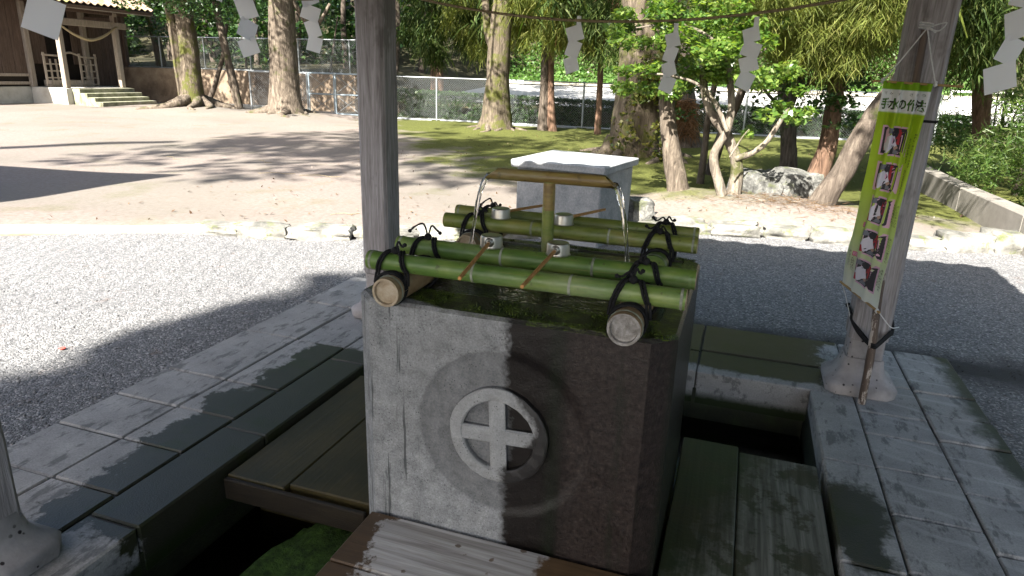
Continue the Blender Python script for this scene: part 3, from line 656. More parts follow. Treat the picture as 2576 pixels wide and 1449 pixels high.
def lashing(xc, yl, parent, seed):
    rs = random.Random(seed); b = MB(); y0 = yl-.035; rad = RC+.006
    for k in range(3):                               # turns round the cross pole
        yy = y0-.012+k*.009; pts = [(xc+rad*math.cos(a), yy+.006*math.sin(a*2), ZC+rad*math.sin(a)) for a in np.linspace(0, 2*math.pi, 20)]
        b.tube(pts, .0050, 6, False, .15)
    R2 = RL+.006
    for sg in (-1, 1):                               # two straps meeting on top of the long pole
        for d in (0, .010):
            pts = []
            for t in np.linspace(0, 1, 14):
                a = math.pi*1.22-t*math.pi*1.35; pts.append((xc+sg*(.046*(1-t)**.9-.012*t+d), yl+math.cos(a)*R2*1.02, ZL+math.sin(a)*R2*1.02))
            pts = [(xc+sg*(.05+d), y0, ZC+.012)]+pts
            b.tube(catmull(pts, 3), .0046, 6, True, .15)
    kx, ky, kz = xc, yl-.004, ZL+R2+.004
    b.lathe([(0.001, -.013), (.012, -.006), (.014, .002), (.009, .011), (.001, .014)], 9, (kx, ky, kz))
    for sg in (-1, 1):                               # loose tails with a stopper knot
        h = rs.uniform(.0, .038); dx = sg*rs.uniform(.02, .055)*(1 if rs.random() < .75 else -.4)
        pts = catmull([(kx, ky, kz), (kx+dx*.3, ky, kz+h*.8+.015), (kx+dx*.8, ky-.01, kz+h), (kx+dx*1.15, ky-.015, kz+h+rs.uniform(-.02, .015))], 5)
        b.tube(pts, .0034, 6, True, .2); b.lathe([(.001, -.007), (.0068, -.003), (.0068, .003), (.001, .007)], 7, pts[-1]); b.lathe([(.001, -.005), (.0055, 0), (.001, .005)], 7, pts[-4])
    b.build('lashing', MT['black_cord'], parent, 180)
rk1 = thing('bamboo_rack', (0, .15, ZT), 'green bamboo pole rack lashed with black cord along the crest side of the basin', 'bamboo rack')
ring_tube(-.466, .535, RL, [-.452, -.10, .205, .524], .035, ZL, 'long_pole', MT['bamboo_green'], rk1, MT['bamboo_ring'], MT['bamboo_cut'])
ring_tube(-.476, .545, RL*1.04, [-.460, -.085, .225, .535], .250, ZL, 'long_pole', MT['bamboo_green'], rk1, MT['bamboo_ring'], MT['bamboo_cut'])
ring_tube(-.055, .36, RC, [-.028], -.362, ZC, 'cross_pole', MT['bamboo_dry'], rk1, MT['bamboo_ring'], MT['bamboo_cut'], 'y')
ring_tube(-.075, .36, RC*1.03, [-.05], .385, ZC, 'cross_pole', MT['bamboo_dry'], rk1, MT['bamboo_ring'], MT['bamboo_cut_grey'], 'y')
for i, (a, b_) in enumerate(((-.37, .035), (-.36, .25), (.385, .035), (.39, .25))): lashing(a, b_, rk1, i+1)
rk2 = thing('bamboo_rack', (0, .8, ZT), 'olive bamboo pole rack lashed with black cord, on the far side behind the spout', 'bamboo rack')
ring_tube(-.505, .515, RL*1.02, [-.125, .185, .50], .715, ZL, 'long_pole', MT['bamboo_olive'], rk2, MT['bamboo_ring'], MT['bamboo_cut'])
ring_tube(-.535, .505, RL*.95, [-.52, -.12, .21, .49], .905, ZL, 'long_pole', MT['bamboo_olive'], rk2, MT['bamboo_ring'], MT['bamboo_cut'])
ring_tube(.60, 1.0, RC, [.64], -.365, ZC, 'cross_pole', MT['bamboo_dry'], rk2, MT['bamboo_ring'], MT['bamboo_cut'], 'y')
ring_tube(.60, 1.0, RC, [.615], .372, ZC, 'cross_pole', MT['bamboo_green'], rk2, MT['bamboo_ring'], MT['bamboo_green'], 'y')
for i, (a, b_) in enumerate(((-.365, .715), (-.365, .905), (.375, .715), (.375, .905))): lashing(a, b_, rk2, i+11)
# ------------------------------------------------------------------ spout and falling water
sp = thing('bamboo_spout', (0, .5, .62), 'T-shaped bamboo water spout pouring from both slanted ends', 'water spout')
b = MB(); b.tube([(.0, .5, .62), (-.001, .5, .9), (-.004, .5, 1.0), (-.005, .5, 1.19)], [.0225, .0215, .0222, .0215], 18); b.build('upright', MT['bamboo_olive'], sp, 60)
b = MB(); b.tube([(-.004, .5, 1.09), (-.005, .5, 1.188)], [.0221, .0222], 18, False); b.build('stained_collar', MT['bamboo_aged'], sp, 60)
b = MB(); rs_ = .0215; zs = 1.206; v = []; xsn = [-.225, -.2, -.1, -.016, -.010, -.006, -.002, .004, .1, .19, .215]
for rad in (rs_, rs_*.80):
    for i, x in enumerate(xsn):
        k = 1.05 if abs(x+.008) < .006 and rad == rs_ else 1
        for q in range(20):
            a = 2*math.pi*q/20; dz = math.sin(a)*rad*k; xx = x
            if i == 0: xx = x+.028*(dz/rs_)
            if i == len(xsn)-1: xx = x-.024*(dz/rs_)
            v.append((xx, .5+math.cos(a)*rad*k, zs+dz+.004*(x)))
m = len(xsn); f = []
for i in range(m-1):
    for q in range(20):
        f.append((i*20+q, i*20+(q+1) % 20, (i+1)*20+(q+1) % 20, (i+1)*20+q)[::-1]); o_ = m*20
        f.append((o_+i*20+q, o_+i*20+(q+1) % 20, o_+(i+1)*20+(q+1) % 20, o_+(i+1)*20+q))
for q in range(20):
    f.append((q, (q+1) % 20, m*20+(q+1) % 20, m*20+q)); e = (m-1)*20; f.append((e+q, e+(q+1) % 20, m*20+e+(q+1) % 20, m*20+e+q))
b.add(v, f); b.build('crossbar', MT['bamboo_aged'], sp, 60)
for sg, x0, lab in ((-1, -.222, 'thin stream of clear water falling from the spout end nearer the left post'), (1, .212, 'thin stream of clear water falling from the spout end nearer the banner post')):
    pts = []; rr = []
    for t in np.linspace(0, .272, 22):
        pts.append((x0+sg*(.01+.33*t-.1*t*t), .5+.003*math.sin(t*40), 1.196-4.9*t*t)); rr.append((.0160*(1-t*2.2)+.0015*math.sin(t*90))*.8)
    b = MB(); b.tube(pts, rr, 9, True, .12, .35, .55); tag(b.build('water_stream', MT['stream'], None, 180), lab, 'water stream', 'water streams from the spout')
# ------------------------------------------------------------------ ladles
def ladle(c, end, label, z_end):
    c = np.array(c); t = thing('water_ladle', (c[0], c[1], c[2]), label, 'ladle', 'ladles on the bamboo racks')
    rc, hc = .0375, .041; z0 = c[2]
    b = MB(); b.lathe([(rc+.0035, 0), (rc+.0035, .0022), (rc+.0008, .003), (rc, .006), (rc, hc-.008), (rc-.003, hc-.002), (rc-.009, hc), (rc-.016, hc-.0004), (.0005, hc-.0008)], 36, (c[0], c[1], z0))
    b.lathe([(.0005, hc-.004), (rc-.003, hc-.006), (rc-.0025, .004), (rc-.001, .0)], 36, (c[0], c[1], z0))
    cup = b.build('cup', MT['tin'], t, 40)
    e = np.array([end[0], end[1], z_end]); d2 = nrm(np.array([e[0]-c[0], e[1]-c[1], 0])); s = c+d2*(rc-.004)+np.array([0, 0, .021])
    b = MB(); b.tube([s, s+(e-s)*.5, e], [.0062, .0060, .0056], 12); b.build('handle', MT['ladle_wood'], t, 50)
    q = Vector(nrm(e-s)).to_track_quat('Z', 'Y').to_matrix()
    b = MB(); b.lathe([(.0165, -.0005), (.014, .003), (.0085, .006), (.0078, .016)], 16, s+d2*.003, q); b.build('socket', MT['tin'], cup, 40)
zt = ZL+RL+.001
ladle((-.128, .252, zt), (-.072, -.150), 'ladle with cup beside the left cord knots, handle reaching over the crest side', ZL+RL+.006)
ladle((.104, .250, zt), (.112, -.150), 'ladle with cup in front of the spout upright, handle over the crest side', ZL+RL+.006)
ladle((-.262, .715, zt), (-.165, 1.07), 'ladle with cup behind the left stream, handle pointing to the stone box', ZL+RL+.004)
ladle((.0, .715, zt), (.09, 1.08), 'ladle with cup partly behind the spout upright', ZL+RL+.004)

# ------------------------------------------------------------------ pavilion: posts, beams, roof
pav = thing('water_pavilion', (-.08, .72, 0), 'open timber pavilion with grey posts on stone plinths over the basin', 'pavilion')
def sq_loop(h, ch):
    a = h-ch; return [(-a, -h), (a, -h), (h, -a), (h, a), (a, h), (-a, h), (-h, a), (-h, -a)]
def post(x, y, lab=None, bottom=.29, speck=False):
    h = .093; v = []; zs = np.concatenate([[bottom, bottom+.004], np.linspace(bottom+.1, 2.3, 24)])
    for i, z in enumerate(zs):
        k = -.003 if i == 0 else 0
        for px, py in sq_loop(h+k, .018): v.append((x+px+rng.normal(0, .0008), y+py+rng.normal(0, .0008), z))
    m = len(zs); f = [(i*8+k, i*8+(k+1) % 8, (i+1)*8+(k+1) % 8, (i+1)*8+k) for i in range(m-1) for k in range(8)]+[tuple(range(7, -1, -1))]
    b = MB(); b.add(v, f); o = b.build('post', MT['post_wood'], pav, 30)
    b = MB(); v = []
    lv = [(0, .168), (.045, .172), (.062, .160), (.085, .128), (.115, .108), (.155, .098), (.185, .094)]
    for z, hh in lv:
        for px, py in sq_loop(hh, hh*.28): v.append((x+px, y+py, z+.0005))
    m = len(lv); f = [(i*8+k, i*8+(k+1) % 8, (i+1)*8+(k+1) % 8, (i+1)*8+k) for i in range(m-1) for k in range(8)]+[tuple((m-1)*8+k for k in range(8)), tuple(range(7, -1, -1))]
    b.add(v, f); b.build('plinth', MT['plinth_stone'], o, 50)
    b = MB(); b.box((x, y, (.18+bottom)/2), (.166, .166, bottom-.18+.01), bev=.012); b.build('foot', MT['plinth_stone'], o)
    return o
PXL, PXR, PYF, PYN = -1.525, 1.368, 1.965, -.52
post(PXL, PYF); post(PXR, PYF); post(PXL+.035, -.66, bottom=.155); post(PXR, PYN)
for c, d in ((((PXL+PXR)/2, PYF, 2.39), (3.5, .13, .17)), (((PXL+PXR)/2, PYN, 2.39), (3.5, .13, .17)), ((PXL, .72, 2.40), (.13, 3.1, .165)), ((PXR, .72, 2.40), (.13, 3.1, .165))):
    b = MB(); b.box(c, d, bev=.008); b.build('beam', MT['roof_wood'], pav)
EX0, EX1, EY0, EY1, EZ = -2.52, 2.36, -1.95, 2.83, 2.27
def roofz(x, y, corr=True):
    d = min(x-EX0, EX1-x, y-EY0, EY1-y); z = EZ+.42*d
    if corr: z += .028*math.sin((y if min(x-EX0, EX1-x) < min(y-EY0, EY1-y) else x)*2*math.pi/.26)
    return z
b = MB(); b.grid(lambda u, v: (EX0+u*(EX1-EX0), EY0+v*(EY1-EY0), roofz(EX0+u*(EX1-EX0), EY0+v*(EY1-EY0))+.05), 120, 118)
b.build('roof', MT['pavilion_tile'], pav)
b = MB(); b.grid(lambda u, v: (EX0+.06+u*(EX1-EX0-.12), EY0+.06+v*(EY1-EY0-.12), roofz(EX0+u*(EX1-EX0), EY0+v*(EY1-EY0), False)-.01), 12, 12)
b.build('soffit', MT['roof_wood'], pav)
# the flat black strap and cable ties round the banner post
# ------------------------------------------------------------------ rope with paper streamers round the pavilion
RZ = 1.99
rope = MB()
def rope_seg(a, b_, sag, n=16):
    pts = [np.array(a)*(1-t)+np.array(b_)*t-np.array([0, 0, sag*4*t*(1-t)]) for t in np.linspace(0, 1, n)]
    rope.tube(pts, .0065, 6, True, .15); return pts
h_ = .10
rope_seg((PXL+h_, PYF-h_, RZ), (PXR-h_, PYF-h_, RZ), .165); rope_seg((PXL-h_, PYN, RZ-.04), (PXL-h_, PYF-h_, RZ-.04), .10); rope_seg((PXR+h_, PYN, RZ), (PXR+h_, PYF, RZ), .09)
tag(rope.build('straw_rope', MT['straw_rope'], None, 180), 'thin straw rope strung between the pavilion posts with paper streamers', 'rope')
def shide(top, seed, label, width=.062, folds=4, rz=0.0, step=.062, drop=.05):
    """zig-zag folded paper streamer hanging from the rope"""
    rs = random.Random(seed); b = MB(); x = 0.; z = 0.; sg = rs.choice((-1, 1))
    b2 = [(0, 0, .0), (0, 0, -drop)]
    M = Matrix.Rotation(rz, 3, 'Z')
    def put(q, th=.0006):
        q = np.array(q); n = nrm(np.cross(q[1]-q[0], q[3]-q[0]))*th
        v = np.concatenate([q+n, q-n]) @ np.array(M).T+np.array(top)
        b.add(v, [(0, 1, 2, 3), (7, 6, 5, 4), (0, 4, 5, 1), (1, 5, 6, 2), (2, 6, 7, 3), (3, 7, 4, 0)])
    put([(-.011, 0, 0), (.011, 0, 0), (.012, .002, -drop), (-.012, .002, -drop)])
    px, py, pz = -.012*sg, .002, -drop+.012
    for k in range(folds):
        tw = rs.uniform(-.8, .8); wx = width*rs.uniform(.85, 1.1); hz = step*rs.uniform(1.15, 1.45); yo = rs.uniform(-.012, .012); ln = rs.uniform(-.35, .15)
        a = np.array([px, py, pz]); u = np.array([math.cos(tw)*sg, math.sin(tw), -.30+ln*.3]); dn = np.array([-.30*sg+ln*.2, rs.uniform(-.3, .3), -1.])
        q = [a, a+u*wx, a+u*wx+dn*hz, a+dn*hz]; put(q)
        nx = q[2] if k % 2 == 0 else q[2]
        px, py, pz = (q[2]+q[3])/2+np.array([sg*wx*.45, .003*(-1)**k, .012]); sg = -sg
    tag(b.build('paper_streamer', MT['shide']), label, 'paper streamer')
def on_line(px, py, **k): return U(px, py, **k)
LX = PXL-h_; RX = PXR+h_
shide(U(1457, 40, y=PYF-h_), 1, 'white paper streamer hanging over the two thin paired trunks', .078, 3, .15, .062)
shide(U(1702, 58, y=PYF-h_), 2, 'white paper streamer hanging before the thick fig-covered trunk, left of another', .080, 4, .0, .054)
shide(U(1905, 42, y=PYF-h_), 6, 'white paper streamer hanging over the camellia, nearer the banner post', .080, 4, .1, .056)
shide(U(606, -70, x=LX), 9, 'zigzag white paper streamer hanging beside the thin pale trunk', .085, 4, .69, .062, .03)
shide(U(786, -45, x=LX), 4, 'crumpled white paper streamer hanging beside the thick bare trunk', .085, 4, .6, .060, .03)
shide(U(520, -225, x=LX), 8, 'white paper streamer whose tip shows above the roots of the twin-trunk tree', .085, 4, .69, .058, .03)
shide(U(60, -250, x=LX), 5, 'large white paper streamer hanging in front of the shrine hall', .105, 3, .9, .085, .03)
shide(U(2585, -70, x=RX), 12, 'white paper streamer hanging over the sunlit shrubs beyond the low wall', .085, 4, -.3, .066, .03)

# ------------------------------------------------------------------ banner, its stick and ties
YB = 1.775
BTL = np.array([1.190, YB, 1.575]); BTR = np.array([1.392, YB, 1.568]); BBL = np.array([1.212, 2.015, .548]); BBR = np.array([1.335, 1.665, .520])
def ban(u, v, off=0.):
    s = v*v*(3-2*v); L = BTL*(1-v)+np.array([BBL[0], YB+(BBL[1]-YB)*s, BBL[2]])*v; Rr = BTR*(1-v)+np.array([BBR[0], YB+(BBR[1]-YB)*s, BBR[2]])*v
    p = L*(1-u)+Rr*u; amp = .020*(1-v)**1.6+.0035
    d = amp*(math.sin(u*2*math.pi*3.2+.6)+.45*math.sin(u*2*math.pi*5.3+1.9+v*2))
    d += .0045*math.sin(v*17+u*6)+.003*math.sin(v*41-u*9)*(1-v)
    if v < .035: d += .007*math.sin(u*2*math.pi*8)*(1-v/.035)
    n = nrm(np.cross(Rr-L, np.array([0, 0, -1.]))); n = n if n[1] < 0 else -n
    return p+n*(d+off)+np.array([(.5-abs(u-.5))*.012*math.sin(v*6), 0, 0])
bn = thing('banner', (1.29, YB, 0.52), 'yellow-green cloth banner with five pictures and hand-washing instructions', 'banner')
n = NT('banner_cloth'); v_ = n.sep(n.uvc())[1]
c = n.ramp(v_, [(0, (.22, .42, .01)), (.032, (.22, .42, .01)), (.034, (.80, .80, .82)), (.128, (.80, .80, .82)), (.130, (.36, .52, .012)), (.45, (.42, .58, .04)), (.70, (.50, .63, .20)), (.86, (.62, .68, .47)), (1, (.74, .76, .70))])
n.t.nodes['Color Ramp'].color_ramp.interpolation = 'LINEAR'
n.fin(c, .8, n.bump(n.noise(900, 1, .5, n.scl(n.uvc(), (1, 3, 1))), .1, .001)); t_ = n.new('ShaderNodeBsdfTranslucent'); n.link(c, t_.inputs[0]); mx = n.new('ShaderNodeMixShader'); mx.inputs[0].default_value = .3
n.link(n.b.outputs[0], mx.inputs[1]); n.link(t_.outputs[0], mx.inputs[2]); n.link(mx.outputs[0], n.out.inputs[0]); MT['banner'] = n.m
nu, nv = 40, 70; vs = [ban(i/nu, j/nv) for j in range(nv+1) for i in range(nu+1)]; uvs = [(i/nu, j/nv) for j in range(nv+1) for i in range(nu+1)]
fs = [(j*(nu+1)+i, j*(nu+1)+i+1, (j+1)*(nu+1)+i+1, (j+1)*(nu+1)+i) for j in range(nv) for i in range(nu)]
cloth = mk('cloth', np.array(vs), fs, MT['banner'], bn, 180, uvs)
def flat(name, rgb, rough=.75): 
    if name not in MT: n = NT(name); MT[name] = n.fin(rgb, rough)
    return MT[name]
flat('print_pink', (.62, .38, .50)); flat('print_dark', (.030, .028, .034)); flat('print_white', (.62, .60, .68)); flat('print_red', (.35, .02, .03)); flat('print_grey', (.16, .17, .20)); flat('print_ink', (.018, .03, .012)); flat('print_skin', (.38, .25, .2)); flat('print_green', (.10, .30, .02)); flat('print_stamp', (.55, .03, .10))
def patch(name, poly, mat, off, parent=cloth, n=6):
    """a printed shape laid on the cloth: poly in banner coordinates"""
    P = np.array(poly, float); c0 = P.mean(0); v = [ban(*c0, off)]; f = []; ring = []
    for i in range(len(P)):
        a, b_ = P[i], P[(i+1) % len(P)]
        ring += [a+(b_-a)*k/n for k in range(n)]
    lay = 4; m = len(ring)
    for l in range(1, lay+1): v += [ban(*(c0+(q-c0)*l/lay), off) for q in ring]
    f += [(0, 1+k, 1+(k+1) % m) for k in range(m)]
    for l in range(lay-1): f += [(1+l*m+k, 1+(l+1)*m+k, 1+(l+1)*m+(k+1) % m, 1+l*m+(k+1) % m) for k in range(m)]
    return mk(name, np.array(v), f, MT[mat], parent)
def rect(u0, u1, v0, v1): return [(u0, v0), (u1, v0), (u1, v1), (u0, v1)]
for i, (u0, u1, v0, v1) in enumerate(((.20, .77, .195, .310), (.23, .78, .355, .472), (.27, .80, .513, .628), (.30, .83, .672, .785), (.27, .83, .825, .935))):
    patch('picture', rect(u0-.025, u1+.02, v0-.008, v1+.008), 'print_pink', .0006); ph = patch('picture', rect(u0, u1, v0, v1), 'print_dark', .0012)
    U_ = lambda a, b_: (u0+(u1-u0)*a, v0+(v1-v0)*b_)
    patch('picture', [U_(.02, .02), U_(.35, .02), U_(.30, .22), U_(.02, .25)], 'print_grey', .0016)
    patch('picture', [U_(.52, .04), U_(.74, .04), U_(.72, .62), U_(.50, .60)], 'print_red', .0017)
    patch('picture', [U_(.06, .95), U_(.04, .62), U_(.12, .40), U_(.30, .25), U_(.46, .30), U_(.52, .52), U_(.62, .70), U_(.40, .78), U_(.25, .97)], 'print_white', .0021)
    patch('picture', [U_(.30, .14), U_(.40, .10), U_(.50, .16), U_(.49, .30), U_(.38, .32), U_(.31, .26)], 'print_dark', .0026)
    patch('picture', [U_(.02, .98), U_(.02, .70), U_(.10, .66), U_(.16, .97)], 'print_red', .0025)
    patch('picture', [U_(.44, .74), U_(.60, .66), U_(.66, .74), U_(.54, .84)], 'print_skin', .0026)
    patch('picture', [U_(.30, .97), U_(.46, .80), U_(.70, .86), U_(.66, .97)], 'print_grey', .0024)
def text_on(chars, u, v, size_u, size_v, mat, off, vertical=True, gap=1.0, bold=0.0):
    """glyphs from the built-in font, one mesh, laid on the cloth"""
    V = []; F = []; nn = 0
    for k, chx in enumerate(chars):
        if chx == ' ': continue
        cu = bpy.data.curves.new('glyph', 'FONT'); cu.body = chx; cu.size = 1; cu.resolution_u = 2; cu.offset = bold; cu.align_x = 'CENTER'; cu.align_y = 'CENTER'
        ob = bpy.data.objects.new('glyph', cu); me = bpy.data.meshes.new_from_object(ob)
        if len(me.vertices):
            co = np.zeros(len(me.vertices)*3); me.vertices.foreach_get('co', co); co = co.reshape(-1, 3); mid = (co.max(0)+co.min(0))/2 if chx not in '、・' else np.array([0, 0, 0])
            uu = u+(co[:, 0]-mid[0])*size_u+(0 if vertical else k*size_u*gap); vv = v-(co[:, 1]-mid[1])*size_v+(k*size_v*gap if vertical else 0)
            V += [ban(a, b_, off) for a, b_ in zip(uu, vv)]; F += [tuple(i+nn for i in p.vertices) for p in me.polygons]; nn += len(co)
        bpy.data.objects.remove(ob); bpy.data.curves.remove(cu); bpy.data.meshes.remove(me)
    if V: mk('lettering', np.array(V), F, MT[mat], cloth)
text_on('手水の作法', .12, .094, .185, .050, 'print_ink', .0016, False, 1.0, .035)
text_on('手水の作法', .12, .094, .185, .050, 'print_green', .0022, False, 1.0, -.012)
text_on('てみず さほう', .10, .050, .085, .014, 'print_ink', .0016, False, 1.55)
S = (.062, .0125)
text_on('柄杓に一杯の水をくみます', .925, .215, S[0], S[1], 'print_ink', .0016); text_on('まず左手を清めます', .845, .238, S[0], S[1], 'print_ink', .0016)
text_on('次に右手を清めます', .885, .375, S[0], S[1], 'print_ink', .0016)
text_on('次に左の手のひら', .955, .530, S[0], S[1], 'print_ink', .0016); text_on('に水を受け、口を', .89, .530, S[0], S[1], 'print_ink', .0016); text_on('すすぎ清めます', .835, .530, S[0], S[1], 'print_ink', .0016)
text_on('次にもう一度左手も', .945, .680, S[0], S[1], 'print_ink', .0016); text_on('清めます', .885, .680, S[0], S[1], 'print_ink', .0016)
text_on('最後に柄杓の柄を', .945, .822, S[0], S[1], 'print_ink', .0016); text_on('流し元に戻す', .885, .830, S[0], S[1], 'print_ink', .0016)
text_on('使った柄杓は元へ', .165, .815, S[0], S[1], 'print_ink', .0016); text_on('戻してください', .095, .805, S[0], S[1], 'print_ink', .0016)
for u, v, chx in ((.245, .655, '四'), (.20, .812, '五')):
    patch('stamp', rect(u-.05, u+.05, v-.012, v+.012), 'print_stamp', .0028); patch('stamp', rect(u-.04, u+.04, v-.0095, v+.0095), 'print_pink', .0034); text_on(chx, u, v, .075, .018, 'print_stamp', .004)
flat('rod_wood', (.32, .20, .07), .6)
b = MB(); b.tube([(1.150, YB+.004, 1.574), (1.515, YB+.004, 1.560)], .0055, 8); b.build('rod', MT['rod_wood'], bn, 60)
b = MB(); b.tube([BBL+(BBL-BBR)*.04, BBR+(BBR-BBL)*.06], .006, 8); b.build('rod', MT['rod_wood'], bn, 60)
kn = np.array(U(2333, 70, y=YB-.055))
b = MB()
for a in (BTL+np.array([.0, -.006, 0]), BTR+np.array([.01, -.006, 0])):
    b.tube(catmull([a, a*.5+kn*.5+np.array([0, 0, -.004]), kn], 5), .0028, 6); b.lathe([(.001, -.014), (.010, -.006), (.007, .003), (.009, .010), (.001, .014)], 8, a)
for k in range(3): b.tube([(kn[0]+.026*math.cos(a), kn[1]+.03+.026*math.sin(a), kn[2]+.01*k-.004*math.cos(a)) for a in np.linspace(0, 2*math.pi, 14)], .0032, 6)
for s_, e_ in ((1, .075), (-1, .035)):
    b.tube(catmull([kn, kn+np.array([.03, -.008, .012*s_]), kn+np.array([e_*.9, -.01, .02*s_]), kn+np.array([e_*.6, -.012, -.012]), kn+np.array([.005, -.004, -.004])], 5), .003, 6)
b.build('cord', MT['white_cord'], bn, 180); b = MB()
b.tube(catmull([BBR+np.array([.005, -.008, .0]), BBR+np.array([.03, -.01, -.03]), BBR+np.array([.075, -.0, -.075]), BBR+np.array([.13, .1, -.10])], 6), .0025, 6); b.lathe([(.001, -.014), (.011, -.004), (.008, .006), (.001, .014)], 8, BBR)
b.build('cord', MT['white_cord'], bn, 180); b = MB()
b.tube(catmull([BBL+np.array([.0, -.004, 0]), BBL+np.array([.03, -.01, -.07]), np.array([1.262, 1.86, .40])], 6), .0022, 6)
b.build('cord', MT['white_cord'], bn, 180)
n = NT('weathered_bamboo'); a = n.noise(2.2, 5, .7, n.scl(n.pos(), (3, 3, 1.2))); c = n.ramp(n.noise(3, 5, .6, n.scl(n.pos(), (14, 14, .7))), [(.3, (.05, .033, .026)), (.55, (.11, .078, .06)), (.7, (.17, .13, .10))]); c = n.mix(n.mr(n.noise(5, 5, .7, n.scl(n.pos(), (3, 3, 1))), .54, .58), c, (.42, .37, .33)); c = n.mix(n.mr(n.sep(n.pos())[2], .45, .75, .0, .0), c, c); MT['stick'] = n.fin(c, .7, n.bump(a, .3, .004))
st = thing('bamboo_stick', (1.363, 1.735, 0), 'dark peeling bamboo stick standing against the banner post', 'stick')
b = MB(); pts = [(1.363, 1.728, .002), (1.360, 1.735, .3), (1.352, 1.80, .62), (1.345, 1.815, 1.0), (1.338, 1.825, 1.4), (1.330, 1.83, 1.80)]
b.tube(catmull(pts, 5), [.0195-.0035*i/25+(.002 if i in (4, 10, 15, 20) else 0) for i in range(26)], 12); b.build('culm', MT['stick'], st, 60)
tie = thing('black_tie', (1.368, PYF, .30), 'black cord binding the stick to the foot of the banner post', 'cord')
b = MB()
for k in range(3):
    lp = [(1.262, 1.86, .43), (1.265, 1.85, .40), (1.30, 1.83, .345+.01*k), (1.345, 1.745, .315+.008*k), (1.363, 1.715, .312+.008*k), (1.385, 1.745, .312+.009*k), (1.45, 1.858, .335+.01*k), (1.472, 1.90, .345+.008*k), (1.474, 2.02, .39), (1.40, 2.068, .41), (1.27, 2.064, .42), (1.262, 1.95, .43), (1.262, 1.86, .43)]
    b = MB(); b.tube(catmull(lp, 4), .0065, 6); b.build('cord', MT['black_cord'], tie, 180)
b = MB(); zc_ = 1.405; hh = .0955; b.tube([(PXR-hh, PYF-hh, zc_), (PXR+hh, PYF-hh, zc_-.005), (PXR+hh, PYF+hh, zc_), (PXR-hh, PYF+hh, zc_), (PXR-hh, PYF-hh, zc_)], .006, 6); b.build('upper_loop', MT['black_cord'], tie)

# ------------------------------------------------------------------ stone box, kerb and rocks
bx = thing('stone_box', (-.98, 5.02, 0), 'square grey stone box with a pale overhanging slab lid', 'stone box')
rzb = R(-14)*0+math.atan2(4.41-4.66, -.50+1.457)*.6; cbx = np.array([-.985, 5.03, 0])
b = MB(); b.box(cbx+np.array([0, 0, .31]), (.90, .92, .72), rz=rzb, bev=.012, jit=.002); b.build('body', MT['concrete'], bx)
b = MB(); b.box(cbx+np.array([0, 0, .715]), (1.0, 1.02, .075), rz=rzb, bev=.010, jit=.003); b.build('lid', MT['concrete'], bx)
def kl(i):
    return 'edging stone butting against the end of the pale log' if i == 0 else 'pale edging stone between the log and the stone box' if i < 6 else 'edging stone between the stone box and the camellia' if i < 9 else 'edging stone in front of the rock pile and leaning trunk' if i < 12 else 'large boulder-like edging stone nearest the low wall' if i == 15 else 'edging stone between the banner post and the low wall'
xs_ = [-4.15, -3.72, -3.2, -2.62, -2.05, -1.5, -.35, .12, .62, 1.15, 1.62, 2.05, 2.46, 2.9, 3.42, 4.0]
for i, x in enumerate(xs_):
    L = (xs_[i+1]-x if i < len(xs_)-1 else .55); ang = math.atan2(float(kerb_y(x+.3)-kerb_y(x-.3)), .6)
    big = {14: .26, 13: .2}.get(i, .11 if i < 6 else .14)
    loose_stone('edging_stone', (x, float(kerb_y(x)), -.01+big*.2), (L*1.02/max(.6, math.cos(ang)), .26+.1*((i*7) % 3)/2, big+.04*((i*5) % 3)/2), MT['rock'], 20+i, ang, kl(i), 'stone', 'edging stones along the gravel', sq=.7)
lg = MB(); lp = [(x, float(kerb_y(x)), -.015+.012*math.sin(x*3)) for x in np.linspace(-8.5, -4.35, 16)]
lg.tube(lp, [.065+.004*math.sin(i) for i in range(16)], 12, True, .03); tag(lg.build('edging_log', MT['log_wood'], None, 60), 'long pale round log edging the gravel beside the edging stones', 'log')
for i, (c, d, lab) in enumerate((((.82, 7.35, .22), (.62, .5, .52), 'angular pale rock piled between the camellia and the leaning trunk, upper one'), ((1.22, 7.45, .24), (.62, .5, .50), 'rounded sunlit rock resting against the leaning trunk'), ((1.0, 7.05, .06), (.55, .4, .30), 'dark mossy rock at the foot of the rock pile'), ((.62, 6.95, .05), (.34, .34, .3), 'small mossy rock beside the camellia stem'), ((1.30, 6.95, .04), (.4, .34, .26), 'small grey rock in front of the rounded rock'),
                                  ((-.36, 5.62, .10), (.30, .30, .42), 'dark upright stone next to the stone box'))):
    loose_stone('rock', c, d, MT['pile_rock'], 50+i, .4*i, lab, 'rock', sq=.62)

# ------------------------------------------------------------------ fence, gate, walls, hedge
FH = 1.39
def chain(b, p0, p1, z0, z1, d=.075, r=.0014):
    """woven diamond wire between two points"""
    p0 = np.array(p0, float); p1 = np.array(p1, float); L = np.linalg.norm(p1-p0); t = (p1-p0)/L; nz = int((z1-z0)/(d/2)); nx = int(L/d)
    nrm2 = np.array([-t[1], t[0], 0]); V = []; F = []; k = 0
    for i in range(nx+1):
        for sg in (1, -1):
            pts = []
            for j in range(nz+1):
                s = i*d+(d/2 if (j % 2) else 0)*sg; s = min(max(s, 0), L); pts.append(p0+t*s+np.array([0, 0, z0+j*d/2])+nrm2*r*sg)
            for j in range(nz):
                a, c = pts[j], pts[j+1]; u = nrm(c-a); w_ = np.cross(u, nrm2)*r; h = nrm2*r
                V += [a+w_, a+h, a-w_, c+w_, c+h, c-w_]; F += [(k, k+1, k+4, k+3), (k+1, k+2, k+5, k+4), (k+2, k, k+3, k+5)]; k += 6
    b.add(V, F)
